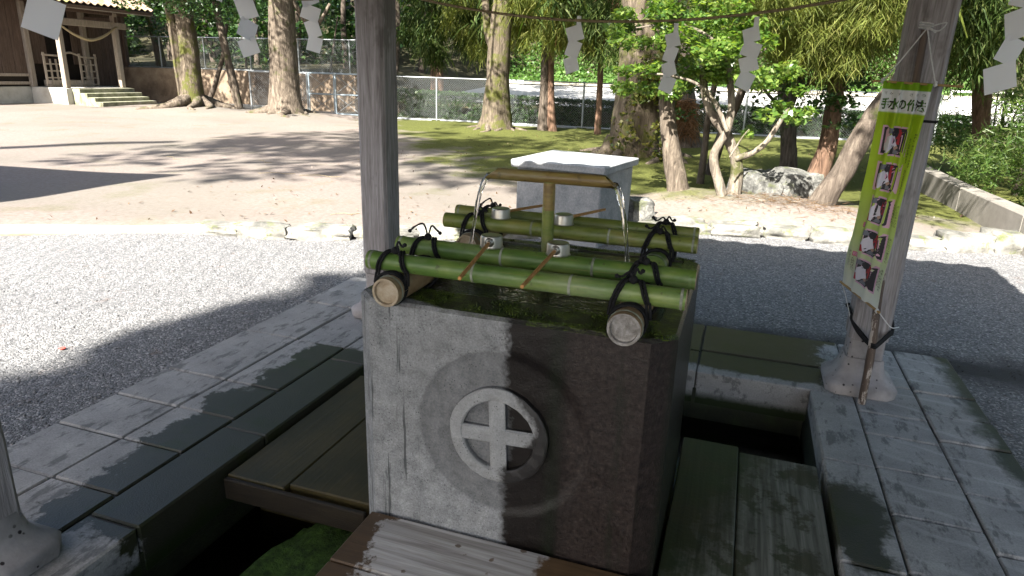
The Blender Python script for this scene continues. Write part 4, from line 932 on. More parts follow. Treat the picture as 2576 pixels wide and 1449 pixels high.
def fence(pts, z0, h, label, mesh_from=0.03, base=True, mat='steel'):
    t = thing('chain_link_fence', (*pts[0], z0), label, 'fence')
    for i, p in enumerate(pts):
        b = MB(); b.tube([(p[0], p[1], z0-.25), (p[0], p[1], z0+h)], .03, 8); b.build('post', MT[mat], t, 60)
    for p, q in zip(pts[:-1], pts[1:]):
        for zz in (h-.015, .06):
            b = MB(); b.tube([(*p, z0+zz), (*q, z0+zz)], .019, 6); b.build('rail', MT[mat], t, 60)
        b = MB(); chain(b, (*p, 0), (*q, 0), z0+.06, z0+h); b.build('wire_mesh', MT[mat], t)
        if base:
            b = MB(); m_ = (np.array(p)+np.array(q))/2; b.box((m_[0], m_[1], z0-.02), (np.linalg.norm(np.array(q)-p)-.3, .14, .14), math.atan2(q[1]-p[1], q[0]-p[0]), .01); b.build('footing', MT['concrete'], t)
    return t
fence([(-16.05, 18.55), (-14.6, 18.57), (-13.75, 18.6)], 0, FH, 'short chain-link fence panel joining the gate beside the thick bare trunk', base=False)
fence([(-11.75, 18.75), (-11.3, 18.8), (-9.12, 19.05), (-6.9, 19.12), (-4.25, 19.2), (-1.9, 19.5), (.5, 20.0), (3.0, 20.3), (5.6, 20.4)], 0, FH, 'long galvanised chain-link fence in front of the clipped hedge')
gt = thing('mesh_gate', (-12.7, 18.67, 0), 'double blue-grey steel gate with crossed braces in the fence', 'gate')
for x0, x1 in ((-13.68, -12.74), (-12.68, -11.80)):
    yy = lambda x: 18.6+(x+13.75)*.075
    lf = MB()
    for a, c in (((x0, .08), (x0, FH)), ((x1, .08), (x1, FH)), ((x0, .08), (x1, .08)), ((x0, FH), (x1, FH)), ((x0, .72), (x1, .72))): lf.tube([(a[0], yy(a[0]), a[1]), (c[0], yy(c[0]), c[1])], .027, 6)
    o = lf.build('gate_leaf', MT['blue_steel'], gt, 60)
    br = MB()
    for a, c in (((x0, .1), (x1, .70)), ((x0, .70), (x1, .1)), ((x0, .75), (x1, 1.36)), ((x0, 1.36), (x1, .75))): br.tube([(a[0], yy(a[0])+.01, a[1]), (c[0], yy(c[0])+.01, c[1])], .009, 5)
    br.build('brace', MT['steel'], o); b = MB(); chain(b, (x0, yy(x0), 0), (x1, yy(x1), 0), .08, FH); b.build('wire_mesh', MT['steel'], o)
fence([(-24.5, 20.95), (-22.3, 20.95), (-20.1, 20.95), (-17.9, 20.95), (-15.7, 20.95), (-13.5, 20.95), (-12.0, 20.95)], 1.33, 1.25, 'upper chain-link fence standing on top of the earth-stained retaining wall', base=False)
b = MB(); b.box((-22.0, 20.62, .65), (21.0, .14, 1.44), bev=.02); tag(b.build('retaining_wall', MT['earth_wall']), 'brown stained retaining wall behind the tree trunks', 'wall')
b = MB(); b.box((-17.2, 19.55, .10), (3.6, .16, .17), rz=.02, bev=.02, jit=.004); tag(b.build('kerb_bar', MT['plaster_stone']), 'pale kerb bar lying at the foot of the retaining wall', 'kerb')
lw = thing('low_wall', (3.42, 9, 0), 'low concrete wall along the path below the sunlit shrubs', 'wall')
lw_pts = [(3.55, 4.6), (3.40, 6.3), (3.30, 8.2), (3.27, 9.8), (3.30, 12), (3.5, 15)]
for i, (p, q) in enumerate(zip(lw_pts[:-1], lw_pts[1:])):
    m_ = (np.array(p)+np.array(q))/2; L = np.linalg.norm(np.array(q)-p)
    b = MB(); b.box((m_[0]+.11, m_[1], .12), (L, .22, .46), math.atan2(q[1]-p[1], q[0]-p[0]), .012); b.build('wall_block', MT['low_wall'], lw)
b = MB()
for zz in (1.2, 1.47): b.box((8.0, 26.0, zz), (1.9, .06, .06))
for x in (7.1, 8.9): b.box((x, 26.0, 1.15), (.07, .07, .75))
tag(b.build('white_railing', MT['white_paint']), 'white two-bar railing by the sunlit lane', 'railing')

# ------------------------------------------------------------------ foliage generators
def leaf_mesh(name, P, L, mat, parent, wid=.5, up=.5, droop=.0, spread=.25):
    P = np.asarray(P, float); n = len(P); d = rng.normal(size=(n, 3)); d[:, 2] = d[:, 2]*.6-droop; d /= np.linalg.norm(d, axis=1)[:, None]
    a = rng.normal(size=(n, 3)); a[:, 2] += up*2.2; s = np.cross(d, a); s /= np.linalg.norm(s, axis=1)[:, None]+1e-9; nn = np.cross(s, d)
    l = (L*(1+spread*rng.normal(size=n)).clip(.4, 1.8))[:, None]; w_ = l*wid*.5
    v = np.stack([P-d*l*.5, P+s*w_+nn*l*.07, P+d*l*.5, P-s*w_+nn*l*.07], 1).reshape(-1, 3)
    f = np.arange(4*n).reshape(n, 4); o = mk(name, v, f, mat, parent); return o
def clump(c, r, n, flat=.6, shell=.35):
    c = np.asarray(c, float); d = rng.normal(size=(n, 3)); d /= np.linalg.norm(d, axis=1)[:, None]; q = (shell+(1-shell)*rng.random(n)**.6)
    return c+d*q[:, None]*np.array([r, r, r*flat])
def strand_mesh(name, P, D, L, W, mat, parent, bend=.9, seg=3, curl=.25):
    """thin drooping sprays: P base points, D start directions"""
    P = np.asarray(P, float); n = len(P); D = D/(np.linalg.norm(D, axis=1)[:, None]+1e-9); l = (L*(1+.35*rng.normal(size=n)).clip(.35, 2))[:, None]
    sd = np.cross(D, rng.normal(size=(n, 3))); sd /= np.linalg.norm(sd, axis=1)[:, None]+1e-9; rows = []; p = P.copy(); d = D.copy()
    for k in range(seg+1):
        wv = W*(1-.75*k/seg)*(.6 if k == 0 else 1); rows += [p+sd*wv*.5, p-sd*wv*.5]
        d = d+np.array([0, 0, -bend/seg])+rng.normal(size=(n, 3))*curl/seg; d /= np.linalg.norm(d, axis=1)[:, None]; p = p+d*l/seg
    v = np.stack(rows, 1).reshape(-1, 3); m = 2*(seg+1); base = np.arange(n)[:, None]*m
    f = np.concatenate([base+np.array([2*k, 2*k+1, 2*k+3, 2*k+2]) for k in range(seg)], 0); return mk(name, v, f, mat, parent)
def limb(b, pts, r0, r1, n=12, flare=0., rel=.12, seed=1, steps=7):
    P = catmull(pts, steps); m = len(P); t = np.linspace(0, 1, m); r = r0+(r1-r0)*t; r = r*(1+flare*np.exp(-t*9))
    T = np.gradient(P, axis=0); T /= np.linalg.norm(T, axis=1)[:, None]; N = nrm(np.array([1, .1, 0])-T[0]*T[0][0]); V = []
    for i in range(m):
        N = nrm(N-T[i]*(N@T[i])); B = np.cross(T[i], N)
        for k in range(n):
            a = 2*math.pi*k/n; lob = 1+(.22*flare*math.exp(-t[i]*10)*math.cos(a*5+seed)); V.append(P[i]+(N*math.cos(a)+B*math.sin(a))*r[i]*lob)
    V = np.array(V); q = vnoise(V*np.array([1, 1, .35]), 3.2/max(r0*3, .25), seed)-.5; q2 = vnoise(V*np.array([1, 1, .5]), 8/max(r0*3, .25), seed+3)-.5
    C_ = np.repeat(P, n, 0); V = C_+(V-C_)*(1+rel*2*q+rel*q2)[:, None]
    f = [(i*n+k, i*n+(k+1) % n, (i+1)*n+(k+1) % n, (i+1)*n+k) for i in range(m-1) for k in range(n)]+[tuple((m-1)*n+k for k in range(n))]
    b.add(V, f)
def gz(x, y):
    if y > 20.65: return float(terr_z(np.array([[x]]), np.array([[y]]))[0, 0])
    return float(ground_z(np.array([x]), np.array([y]))[0])
def VP(lst, y): return [U(a, c, y=y) for a, c in lst]
def tree(name, label, limbs, bark, cat='tree', group=None):
    p = limbs[0][0][0]; t = thing(name, (p[0], p[1], gz(p[0], p[1])), label, cat, group); b = MB()
    for i, a in enumerate(limbs): limb(b, a[0], a[1], a[2], a[3] if len(a) > 3 else 14, a[4] if len(a) > 4 else 0, seed=i+len(label) % 7)
    b.build('trunk', MT[bark], t, 180); return t
def roots(t, x, y, n, L, r, a0=0.):
    b = MB()
    for k in range(n):
        a = a0+2*math.pi*k/n+rng.normal(0, .2); l = L*rng.uniform(.6, 1.15); pts = []
        for q in np.linspace(.12, 1, 7):
            an = a+.35*math.sin(q*4+k); px, py = x+math.cos(an)*l*q*.8, y+math.sin(an)*l*q*.8; pts.append((px, py, gz(px, py)+.16*(1-q)**2*L-.02+.015*math.sin(q*9)))
        limb(b, pts, r, r*.25, 8, rel=.1, seed=k, steps=3)
    b.build('root', MT['bark_broad'], t, 180)
def crown(t, blobs, leaf, mat, per, wid=.5, flat=.6, nm='crown', droop=.0, up=.5):
    P = np.concatenate([clump(c, r, int(per*r*r), flat) for c, r in blobs]); return leaf_mesh(nm, P, leaf, MT[mat], t, wid, up, droop)
def blobs_in(c, s, n, r0, r1):
    return [(np.array(c)+rng.uniform(-1, 1, 3)*np.array(s), rng.uniform(r0, r1)) for _ in range(n)]
def sink(P, d=.12): P = [np.array(q) for q in P]; P[0] = P[0]-np.array([0, 0, d]); return P
# --- left group
y = 17.4; LT = {}
t = LT['twin'] = tree('twin_trunk_tree', 'mossy twin-trunk tree with spreading roots beside the shrine steps', [(sink(VP([(492, 282), (486, 240), (478, 150), (466, 60), (455, -30), (450, -300)], y), .1), .36, .26, 18, .75), (sink(VP([(470, 268), (458, 200), (445, 130), (428, 30), (415, -80), (400, -320)], y-.1), .05), .20, .13, 14, .3),
     ([U(500, 270, y=y), U(545, 283, y=y-.3), U(600, 292, y=y-.6)], .12, .03, 8), ([U(480, 275, y=y), U(430, 285, y=y-.5), U(370, 290, y=y-.9)], .10, .03, 8)], 'bark_mossy')
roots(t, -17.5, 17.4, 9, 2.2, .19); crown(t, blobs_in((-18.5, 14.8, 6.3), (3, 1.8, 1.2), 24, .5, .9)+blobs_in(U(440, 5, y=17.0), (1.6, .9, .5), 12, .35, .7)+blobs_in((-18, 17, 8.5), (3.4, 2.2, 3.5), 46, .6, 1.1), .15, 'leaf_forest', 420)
t = tree('leaning_tree', 'slim mossy trunk leaning behind the shrine corner', [(sink(VP([(408, 170), (390, 90), (372, 20), (355, -80)], 22.5)), .22, .16)], 'bark_mossy')
crown(t, blobs_in((-25, 23, 4.5), (2.5, 1.5, 1.4), 10, .5, .9), .16, 'leaf_forest', 320)
t = tree('thin_pale_tree', 'thin pale leaning trunk between the twin-trunk tree and the thick bare trunk', [(sink(VP([(603, 270), (585, 200), (566, 120), (545, 20), (530, -90)], 18.5)), .15, .11)], 'bark_broad')
crown(t, blobs_in((-17.6, 18.6, 5.2), (1.4, 1.2, 1.0), 8, .5, .8), .15, 'leaf_forest', 320)
t = tree('dark_thin_tree', 'thin dark sapling trunk leaning in front of the retaining wall', [(sink(VP([(520, 262), (545, 200), (560, 140), (570, 60)], 19.6)), .10, .06)], 'bark_dark')
y = 17.1
t = LT['thick'] = tree('thick_bare_tree', 'thick straight bare trunk standing on open dirt before the gate', [(sink(VP([(722, 298), (718, 240), (712, 120), (705, 0), (702, -160), (700, -420)], y), .12), .43, .34, 20, .95), ([U(722, -20, y=y), U(748, 20, y=y+.2), U(775, 62, y=y+.5), U(800, 60, y=y+.7), U(830, 10, y=y+1)], .09, .05, 8), ([U(735, 285, y=y), U(790, 300, y=y-.4)], .14, .03, 8), ([U(700, 288, y=y), U(650, 300, y=y-.4)], .14, .03, 8)], 'bark_broad')
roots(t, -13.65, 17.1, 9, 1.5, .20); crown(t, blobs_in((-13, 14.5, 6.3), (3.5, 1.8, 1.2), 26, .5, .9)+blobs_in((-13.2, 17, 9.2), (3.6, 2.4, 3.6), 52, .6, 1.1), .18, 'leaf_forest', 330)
t = tree('far_cedar_tree', 'reddish cedar trunk standing beside the lane behind the fence', [(sink(VP([(1102, 235), (1098, 140), (1092, 40), (1088, -100)], 23)), .25, .2)], 'bark_cedar')
far_cedar = t
# --- middle
y = 16.0
t = tree('forked_tree', 'sunlit forked trunk on mossy ground in front of the fence', [(sink(VP([(1246, 338), (1249, 280), (1251, 180), (1256, 90), (1266, 0), (1275, -150), (1280, -420)], y), .1), .34, .24, 20, .75), ([U(1244, 130, y=y), U(1228, 80, y=y), U(1222, 10, y=y+.1), U(1215, -80, y=y+.2)], .13, .09, 10)], 'bark_mossy')
fork = t; roots(t, -5.95, 15.9, 7, 1.1, .11); crown(t, blobs_in((-5.6, 16.5, 9.0), (4.2, 2.2, 3.6), 46, .7, 1.2), .2, 'leaf_sunny', 220)
t1 = tree('thin_cedar_tree', 'thin dark cedar trunk, left one of a close pair by the fence', [(sink(VP([(1366, 322), (1370, 240), (1374, 120), (1376, 0), (1378, -200)], 17.6)), .15, .12, 12, .3)], 'bark_dark')
t2 = tree('thin_cedar_tree', 'thin brown cedar trunk, right one of a close pair by the fence', [(sink(VP([(1390, 328), (1385, 240), (1386, 120), (1385, 0), (1385, -200)], 17.6)), .11, .09, 12, .3)], 'bark_cedar')
t3 = tree('thin_cedar_tree', 'single thin cedar trunk between the close pair and the fig-covered trunk', [(sink(VP([(1503, 338), (1508, 240), (1512, 120), (1514, 0), (1515, -200)], 17.5)), .085, .07, 10, .3)], 'bark_cedar')
def cedar_boughs(t, boughs, n, L, W, mat, nm='foliage', bend=1.0, spread=.16):
    """sprays hanging along drooping boughs"""
    P = []; D = []
    for pts in boughs:
        c = catmull(pts, 10); k = rng.integers(0, len(c)-1, n); u = rng.random(n)[:, None]; p = c[k]*(1-u)+c[k+1]*u
        P.append(p+rng.normal(0, spread, (n, 3))*np.array([1, 1, .6])); d = rng.normal(size=(n, 3)); d[:, 2] = -.35-.4*rng.random(n); D.append(d)
    return strand_mesh(nm, np.concatenate(P), np.concatenate(D), L, W, MT[mat], t, bend)
def hang(px0, px1, py0, py1, y0, y1, k, drop=.35, up=.25):
    out = []
    for _ in range(k):
        a = U(rng.uniform(px0, px1), rng.uniform(py0, py1), y=rng.uniform(y0, y1)); dx = rng.normal(0, .45); dy = rng.normal(0, .3)
        out.append([a+np.array([-dx, -dy, up]), a+np.array([-dx*.4, -dy*.4, up*.5]), a, a+np.array([dx*.35, dy*.35, -drop])])
    return out
cedar_boughs(t1, hang(1290, 1420, -60, 90, 15.8, 17.6, 22), 420, .26, .022, 'leaf_cedar'); cedar_boughs(t2, hang(1380, 1500, -60, 100, 15.8, 17.6, 22), 420, .26, .022, 'leaf_cedar')
cedar_boughs(t3, hang(1480, 1580, -30, 140, 15.5, 17.6, 12), 300, .34, .03, 'leaf_cedar_dark'); cedar_boughs(t3, hang(1400, 1540, 20, 150, 16, 17.4, 7, .3), 150, .3, .02, 'leaf_cedar_dead', 'dead_foliage', 1.4)
for tt, cx_ in ((t1, -5.0), (t2, -4.6), (t3, -3.4)): cedar_boughs(tt, [[(cx_, 17.5, z), (cx_+dx*.5, 17.5+dy*.5, z-.1), (cx_+dx, 17.5+dy, z-.7)] for z in (3.6, 4.4, 5.2, 6.0, 6.8, 7.4) for dx, dy in rng.normal(0, 1.2, (4, 2))], 70, .5, .07, 'leaf_cedar_dark', 'foliage')
cedar_boughs(far_cedar, hang(1030, 1230, -40, 130, 21, 23.5, 26), 260, .5, .05, 'leaf_cedar_dark'); cedar_boughs(far_cedar, hang(1140, 1230, 0, 150, 20, 22, 8), 200, .4, .04, 'leaf_cedar')
# --- the big fig-covered trunk
y = 11.1
big = tree('fig_covered_tree', 'very thick mossy trunk with creeping fig behind the stone box', [(sink(VP([(1588, 420), (1592, 360), (1606, 250), (1615, 120), (1622, 0), (1630, -300)], y), .15), .46, .40, 22, .62), ([U(1545, 360, y=y-.2), U(1515, 395, y=y-.5), U(1480, 412, y=y-.7)], .2, .05, 8)], 'bark_mossy')
n_ = 5200; zz = rng.uniform(.0, 1.9, n_)**1.0; an = rng.normal(-.35, .75, n_); c0 = np.array(U(1592, 400, y=y)); rr = np.interp(zz, [0, .4, 1, 2.2], [.82, .60, .47, .43])+rng.uniform(.0, .09, n_)
keep = (vnoise(np.stack([an*1.2, zz*1.5, 0*zz], 1), 1.6, 6) > .40); Pf = np.stack([np.interp(zz, [0, 2.2], [c0[0]+.05, c0[0]+.22])+rr*np.cos(an), y-np.abs(rr*np.sin(an+.0))*1.0*np.sign(np.cos(an*.2)), zz+.05], 1)
roots(big, c0[0], y, 7, 1.5, .17)
leaf_mesh('creeping_fig', Pf[keep], .075, MT['leaf_fig'], big, .75, .2)
crown(big, blobs_in((-1.0, 12.2, 8.0), (4.0, 2.2, 3.4), 44, .7, 1.1), .2, 'leaf_sunny', 220)
# --- right group
t = tree('leaning_front_tree', 'slim lichened trunk with a swollen foot just behind the edging stones', [(sink(VP([(1712, 495), (1700, 440), (1684, 350), (1678, 250), (1684, 150), (1700, 40), (1712, -80)], 7.3), .08), .125, .075, 14, .55)], 'bark_broad')
lf_tree = t
t = tree('rooty_stump_tree', 'dark trunk wrapped in hanging brown rootlets behind the camellia', [(sink(VP([(1716, 358), (1714, 300), (1708, 200), (1700, 80)], 15.2)), .40, .30, 16, .3)], 'bark_dark')
P = np.array([U(rng.uniform(1685, 1748), rng.uniform(250, 345), y=14.8+rng.uniform(-.1, .15)) for _ in range(1500)]); strand_mesh('rootlets', P, rng.normal(size=(1500, 3))*np.array([1, 1, .4]), .28, .02, MT['leaf_cedar_dead'], t, .9)
crown(t, blobs_in((-.7, 15.2, 5.2), (1.8, 1.4, 1.2), 9, .5, .8), .16, 'leaf_forest', 300)
y = 6.9
cam_l = [(sink(VP([(1824, 518), (1812, 470), (1798, 420), (1800, 380), (1828, 330), (1840, 270), (1836, 190), (1828, 90)], y), .06), .060, .038, 12, .35), (sink(VP([(1840, 505), (1852, 450), (1850, 395), (1822, 330), (1788, 280), (1772, 230), (1768, 150)], y+.15), .06), .085, .04, 12, .2),
         (VP([(1850, 400), (1890, 385), (1925, 360), (1960, 310), (1985, 270)], y+.1), .045, .02, 8), (VP([(1830, 330), (1800, 260), (1760, 215), (1690, 190), (1610, 185)], y-.1), .03, .01, 8), (VP([(1836, 220), (1880, 160), (1930, 120)], y), .028, .010, 8), (VP([(1828, 140), (1780, 90), (1700, 60), (1600, 70)], y-.2), .026, .008, 8), (VP([(1836, 395), (1868, 345), (1885, 325)], y-.3), .012, .006, 6)]
t = tree('camellia_tree', 'sunlit camellia with pale forked stems and glossy leaves beside the rocks', cam_l, 'bark_pale')
cb = []
for (a0, a1, b0, b1, k, r0, r1) in ((1560, 1700, 170, 235, 13, .10, .20), (1545, 1680, 30, 110, 12, .10, .20), (1650, 1850, 0, 110, 18, .14, .26), (1660, 1840, 110, 225, 17, .12, .24), (1830, 1960, 40, 215, 14, .12, .22), (1905, 2010, 170, 300, 10, .10, .18), (1870, 1890, 315, 340, 2, .07, .09), (1940, 2040, 260, 300, 4, .1, .14)):
    cb += [(U(rng.uniform(a0, a1), rng.uniform(b0, b1), y=rng.uniform(6.3, 7.7)), rng.uniform(r0, r1)) for _ in range(k)]
crown(t, cb, .076, 'leaf_camellia', 3300, .52, .55, up=.9)
crown(t, blobs_in((.4, 7.0, 3.2), (1.3, 1.0, .5), 14, .22, .4), .085, 'leaf_camellia', 600, .52, .55)
cdk = []
for (a0, a1, b0, b1, k) in ((1690, 1900, 130, 290, 16), (1900, 2080, 190, 320, 20), (2070, 2180, 60, 260, 16), (2080, 2200, 220, 330, 16)): cdk += [(U(rng.uniform(a0, a1), rng.uniform(b0, b1), y=rng.uniform(8.0, 9.6)), rng.uniform(.12, .25)) for _ in range(k)]
t = tree('dark_stem_shrub', 'shaded evergreen shrub with dark upright stems behind the camellia', [(sink(VP([(1762, 452), (1772, 380), (1782, 290), (1800, 200)], 9.0)), .06, .04, 8), (sink(VP([(1785, 420), (1820, 330), (1862, 240), (1890, 150)], 9.2)), .085, .05, 10)], 'bark_dark')
crown(t, cdk, .085, 'leaf_forest', 900, .5, .6)
t = tree('upright_cedar_tree', 'straight dark trunk on the moss to the right of the camellia', [(sink(VP([(1986, 433), (1984, 330), (1972, 230), (1958, 130), (1950, 0), (1945, -250)], 11.0)), .13, .095, 12, .3), (VP([(1976, 290), (2010, 200), (2040, 90), (2050, -60)], 11.05), .085, .05, 10), (VP([(1955, 260), (1935, 240), (1905, 200)], 10.9), .035, .02, 6)], 'bark_dark')
cedar_boughs(t, hang(1880, 2080, -60, 50, 8.8, 11, 24, .4, .3), 520, .19, .015, 'leaf_cedar')
ced = tree('weeping_cedar_tree', 'cedar with lichened trunk and bright weeping sprays beside the banner', [(sink(VP([(2052, 445), (2078, 380), (2096, 280), (2110, 150), (2118, 0), (2122, -280)], 9.0)), .13, .085, 14, .35), (VP([(2105, 190), (2150, 120), (2190, 60)], 8.9), .04, .015, 6)], 'bark_cedar')
cedar_boughs(ced, hang(1890, 2240, -80, 80, 7.2, 9.2, 60, .42, .3), 620, .15, .012, 'leaf_cedar', spread=.085, bend=.8); cedar_boughs(ced, hang(1950, 2230, 50, 130, 7.8, 9.0, 16, .4, .25), 500, .15, .012, 'leaf_cedar', spread=.08)
cedar_boughs(ced, hang(2060, 2130, 0, 200, 8.7, 9.2, 8, .35), 110, .22, .014, 'leaf_cedar_dead', 'dead_foliage', 1.3)
cedar_boughs(ced, [[(1.7, 9, z), (1.7+dx*.5, 9+dy*.5, z-.1), (1.7+dx, 9+dy, z-.6)] for z in (3.3, 4.0, 4.8, 5.6, 6.4, 7.2) for dx, dy in rng.normal(0, 1.0, (5, 2))], 90, .45, .06, 'leaf_cedar', 'foliage')
t = LT['lean'] = tree('leaning_trunk_tree', 'stout bare trunk leaning out from the rock pile behind the banner', [(sink(VP([(2048, 540), (2072, 500), (2120, 430), (2165, 350), (2215, 270), (2275, 190), (2320, 80), (2350, -100)], 7.0), .08), .140, .09, 14, .35)], 'bark_dark')
crown(t, blobs_in((1.9, 7.2, 4.6), (1.4, 1.2, .8), 10, .4, .7), .13, 'leaf_sunny', 300)
rc = tree('brown_cedar_tree', 'shaded cedar with brown withered sprays beyond the banner post', [(sink(VP([(2470, 330), (2472, 200), (2475, 60), (2478, -200)], 12.5)), .15, .12)], 'bark_cedar')
cedar_boughs(rc, hang(2390, 2600, -60, 140, 9, 12.5, 26, .4), 330, .3, .026, 'leaf_cedar_dark'); cedar_boughs(rc, hang(2400, 2600, -40, 120, 9, 12, 9, .4), 130, .3, .018, 'leaf_cedar_dead', 'dead_foliage', 1.3)
for i, (x, yy, r, hgt, lab) in enumerate(((4.35, 8.2, .75, 1.15, 'feathery sunlit shrub behind the low wall, next to the edging stones'), (4.6, 10.4, .95, 1.5, 'dense sunlit shrub beyond the low wall, between its neighbours'), (5.0, 13.2, 1.2, 1.9, 'tall sunlit shrub farthest along the low wall'), (6.4, 9.2, 1.2, 1.7, 'broad shrub standing behind the feathery one'), (6.6, 12.0, 1.3, 2.2, 'tall dark shrub rising behind the dense one'))):
    t = tree('garden_shrub', lab, [([(x, yy, -.15), (x+.05, yy, hgt*.4), (x, yy+.05, hgt*.85)], .05, .02, 8)]+[([(x, yy, .1), (x+dx*.5, yy+dy*.5, hgt*.4), (x+dx, yy+dy, hgt*.8)], .03, .01, 6) for dx, dy in rng.normal(0, r*.4, (4, 2))], 'bark_dark', 'shrub', 'shrubs beyond the low wall')
    bl = [((x+rng.normal(0, r*.55), yy+rng.normal(0, r*.55), rng.uniform(.12, hgt)), rng.uniform(.2, .42)) for _ in range(int(26*r))]
    Pq = np.concatenate([clump(c, q, int(1700*q*q)+20, .7) for c, q in bl]); strand_mesh('foliage', Pq, rng.normal(size=Pq.shape)+np.array([0, 0, .35]), .10, .018, MT['leaf_sunny'], t, .35)
    leaf_mesh('leaves', Pq[::2], .06, MT['leaf_sunny'], t, .4)
# --- hedge
hg = thing('clipped_hedge', (-4, 20.0, 0), 'long clipped dark hedge behind the chain-link fence', 'hedge')
hx = rng.uniform(-11.2, 6.5, 46000); hy = np.interp(hx, [-11, -4, 0, 6], [19.75, 19.95, 20.45, 20.6])+.42*(rng.random(46000)-.25); hz = np.where(rng.random(46000) < .35, .86+rng.normal(0, .03, 46000), rng.uniform(.05, .88, 46000))*np.interp(hx, [-11, -4], [1.06, .92])
hole = vnoise(np.stack([hx, hx*0, hz], 1), 1.7, 8) < .30; Ph = np.stack([hx, hy, hz], 1)[~(hole & (hz < .7))]; leaf_mesh('leaves', Ph, .085, MT['leaf_hedge'], hg, .5)
b = MB()
for x in np.arange(-11, 6.5, .45): yy = float(np.interp(x, [-11, -4, 0, 6], [19.95, 20.15, 20.6, 20.8])); b.tube([(x, yy, -.1), (x+rng.normal(0, .08), yy, .45), (x+rng.normal(0, .15), yy, .8)], [.02, .016, .008], 5)
b.build('stems', MT['bark_dark'], hg)
# --- leafy ground cover on the bank, wooded slope
nI = 42000; ix = rng.uniform(-11, 9, nI); iy = rng.uniform(29.9, 37, nI); iz = terr_z(ix[:, None], iy[:, None])[:, 0]+rng.uniform(.02, .28, nI)
tag(leaf_mesh('ground_cover', np.stack([ix, iy, iz], 1), .15, MT['leaf_ivy'], None, .7, .8), 'bright leafy ground cover on the bank above the lane', 'ground cover', kind='stuff')
P = []
for _ in range(330):
    x = rng.uniform(-46, 24); yy = rng.uniform(25, 44) if x < -11.5 else rng.uniform(37.5, 50); g = gz(x, yy); P.append(clump((x, yy, g+rng.uniform(.2, 7.5)), rng.uniform(1.0, 2.2), 260, .7))
for _ in range(420):
    x = rng.uniform(-48, 32); yy = rng.uniform(30, 46); P.append(clump((x, yy, rng.uniform(8, 22)), rng.uniform(1.6, 3.0), 200, .8))
for _ in range(200):
    x = rng.uniform(9.5, 24); yy = rng.uniform(-14, 30); P.append(clump((x, yy, rng.uniform(.8, 15)), rng.uniform(1.4, 2.6), 200, .8))
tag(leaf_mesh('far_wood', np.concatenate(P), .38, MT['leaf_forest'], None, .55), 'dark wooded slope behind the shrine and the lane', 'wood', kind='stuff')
for i in range(16):
    x = -34+i*1.55+rng.normal(0, .4); yy = rng.uniform(23.5, 29) if x < -12.5 else 38; g = gz(x, yy)
    t = tree('wood_tree', 'slender trunk standing in the dark wood above the retaining wall', [([(x, yy, g-.2), (x+rng.normal(0, .15), yy, g+2.5), (x+rng.normal(0, .3), yy, g+6.5)], rng.uniform(.10, .2), .08, 8)], 'bark_dark', 'tree', 'trees in the dark wood')
    crown(t, blobs_in((x, yy, g+5.5), (1.5, 1.3, 1.4), 6, .6, 1.0), .22, 'leaf_forest', 180); crown(t, blobs_in((x, yy-.6, g+1.9), (1.2, .8, 1.1), 5, .3, .6), .17, 'leaf_forest', 260, nm='lower_foliage')
b_ = [(U(rng.uniform(340, 900), rng.uniform(-10, 170), y=rng.uniform(20.9, 22.6)), rng.uniform(.22, .5)) for _ in range(52)]
t = tree('understorey_shrub', 'loose evergreen understorey growing through the upper chain-link fence', [(sink(VP([(620, 175), (615, 120), (600, 60)], 21.8)), .05, .03, 6), (sink(VP([(830, 175), (840, 110), (850, 40)], 21.8)), .05, .03, 6), (sink(VP([(450, 172), (440, 110), (430, 30)], 21.8)), .05, .03, 6)], 'bark_dark', 'shrub'); crown(t, b_, .13, 'leaf_forest', 360)
rng = np.random.default_rng(21)
def overhang(t, c, s, n, leaf, mat, per, start):
    """unseen high boughs, added above the picture to dapple trunks and ground with shade"""
    b = MB(); bl = blobs_in(c, s, n, .4, .75)
    for q, r in bl[::3]: limb(b, [start, np.array(start)*.5+np.array(q)*.5+np.array([0, 0, .4]), q], .07, .02, 6, steps=3)
    b.build('shade_bough', MT['bark_dark'], t, 180); crown(t, bl, leaf, mat, per, nm='shade_bough_leaves')
overhang(LT['lean'], (.9, 4.4, 6.0), (2.4, 1.7, .9), 17, .13, 'leaf_sunny', 260, (1.9, 7.2, 4.4)); overhang(LT['lean'], (1.9, 2.7, 5.4), (1.4, .7, .5), 8, .12, 'leaf_sunny', 260, (1.9, 7.2, 4.4)); overhang(ced, (2.6, 5.6, 6.4), (1.6, 1.5, .9), 10, .13, 'leaf_sunny', 260, (1.75, 9, 6.0))
overhang(big, (-2.6, 7.4, 6.8), (2.6, 2.4, 1.0), 24, .14, 'leaf_sunny', 240, (-1.1, 11, 5.6)); overhang(fork, (-6.2, 11.0, 6.6), (3.0, 2.2, 1.0), 26, .15, 'leaf_sunny', 230, (-5.7, 16, 6.4))
overhang(LT['twin'], (-19.6, 12.2, 6.8), (2.6, 2.2, 1.2), 24, .15, 'leaf_forest', 260, (-18, 17.4, 5.5)); overhang(LT['thick'], (-14.4, 12.0, 6.8), (2.6, 2.2, 1.2), 26, .15, 'leaf_forest', 260, (-13.8, 17.1, 6.0))
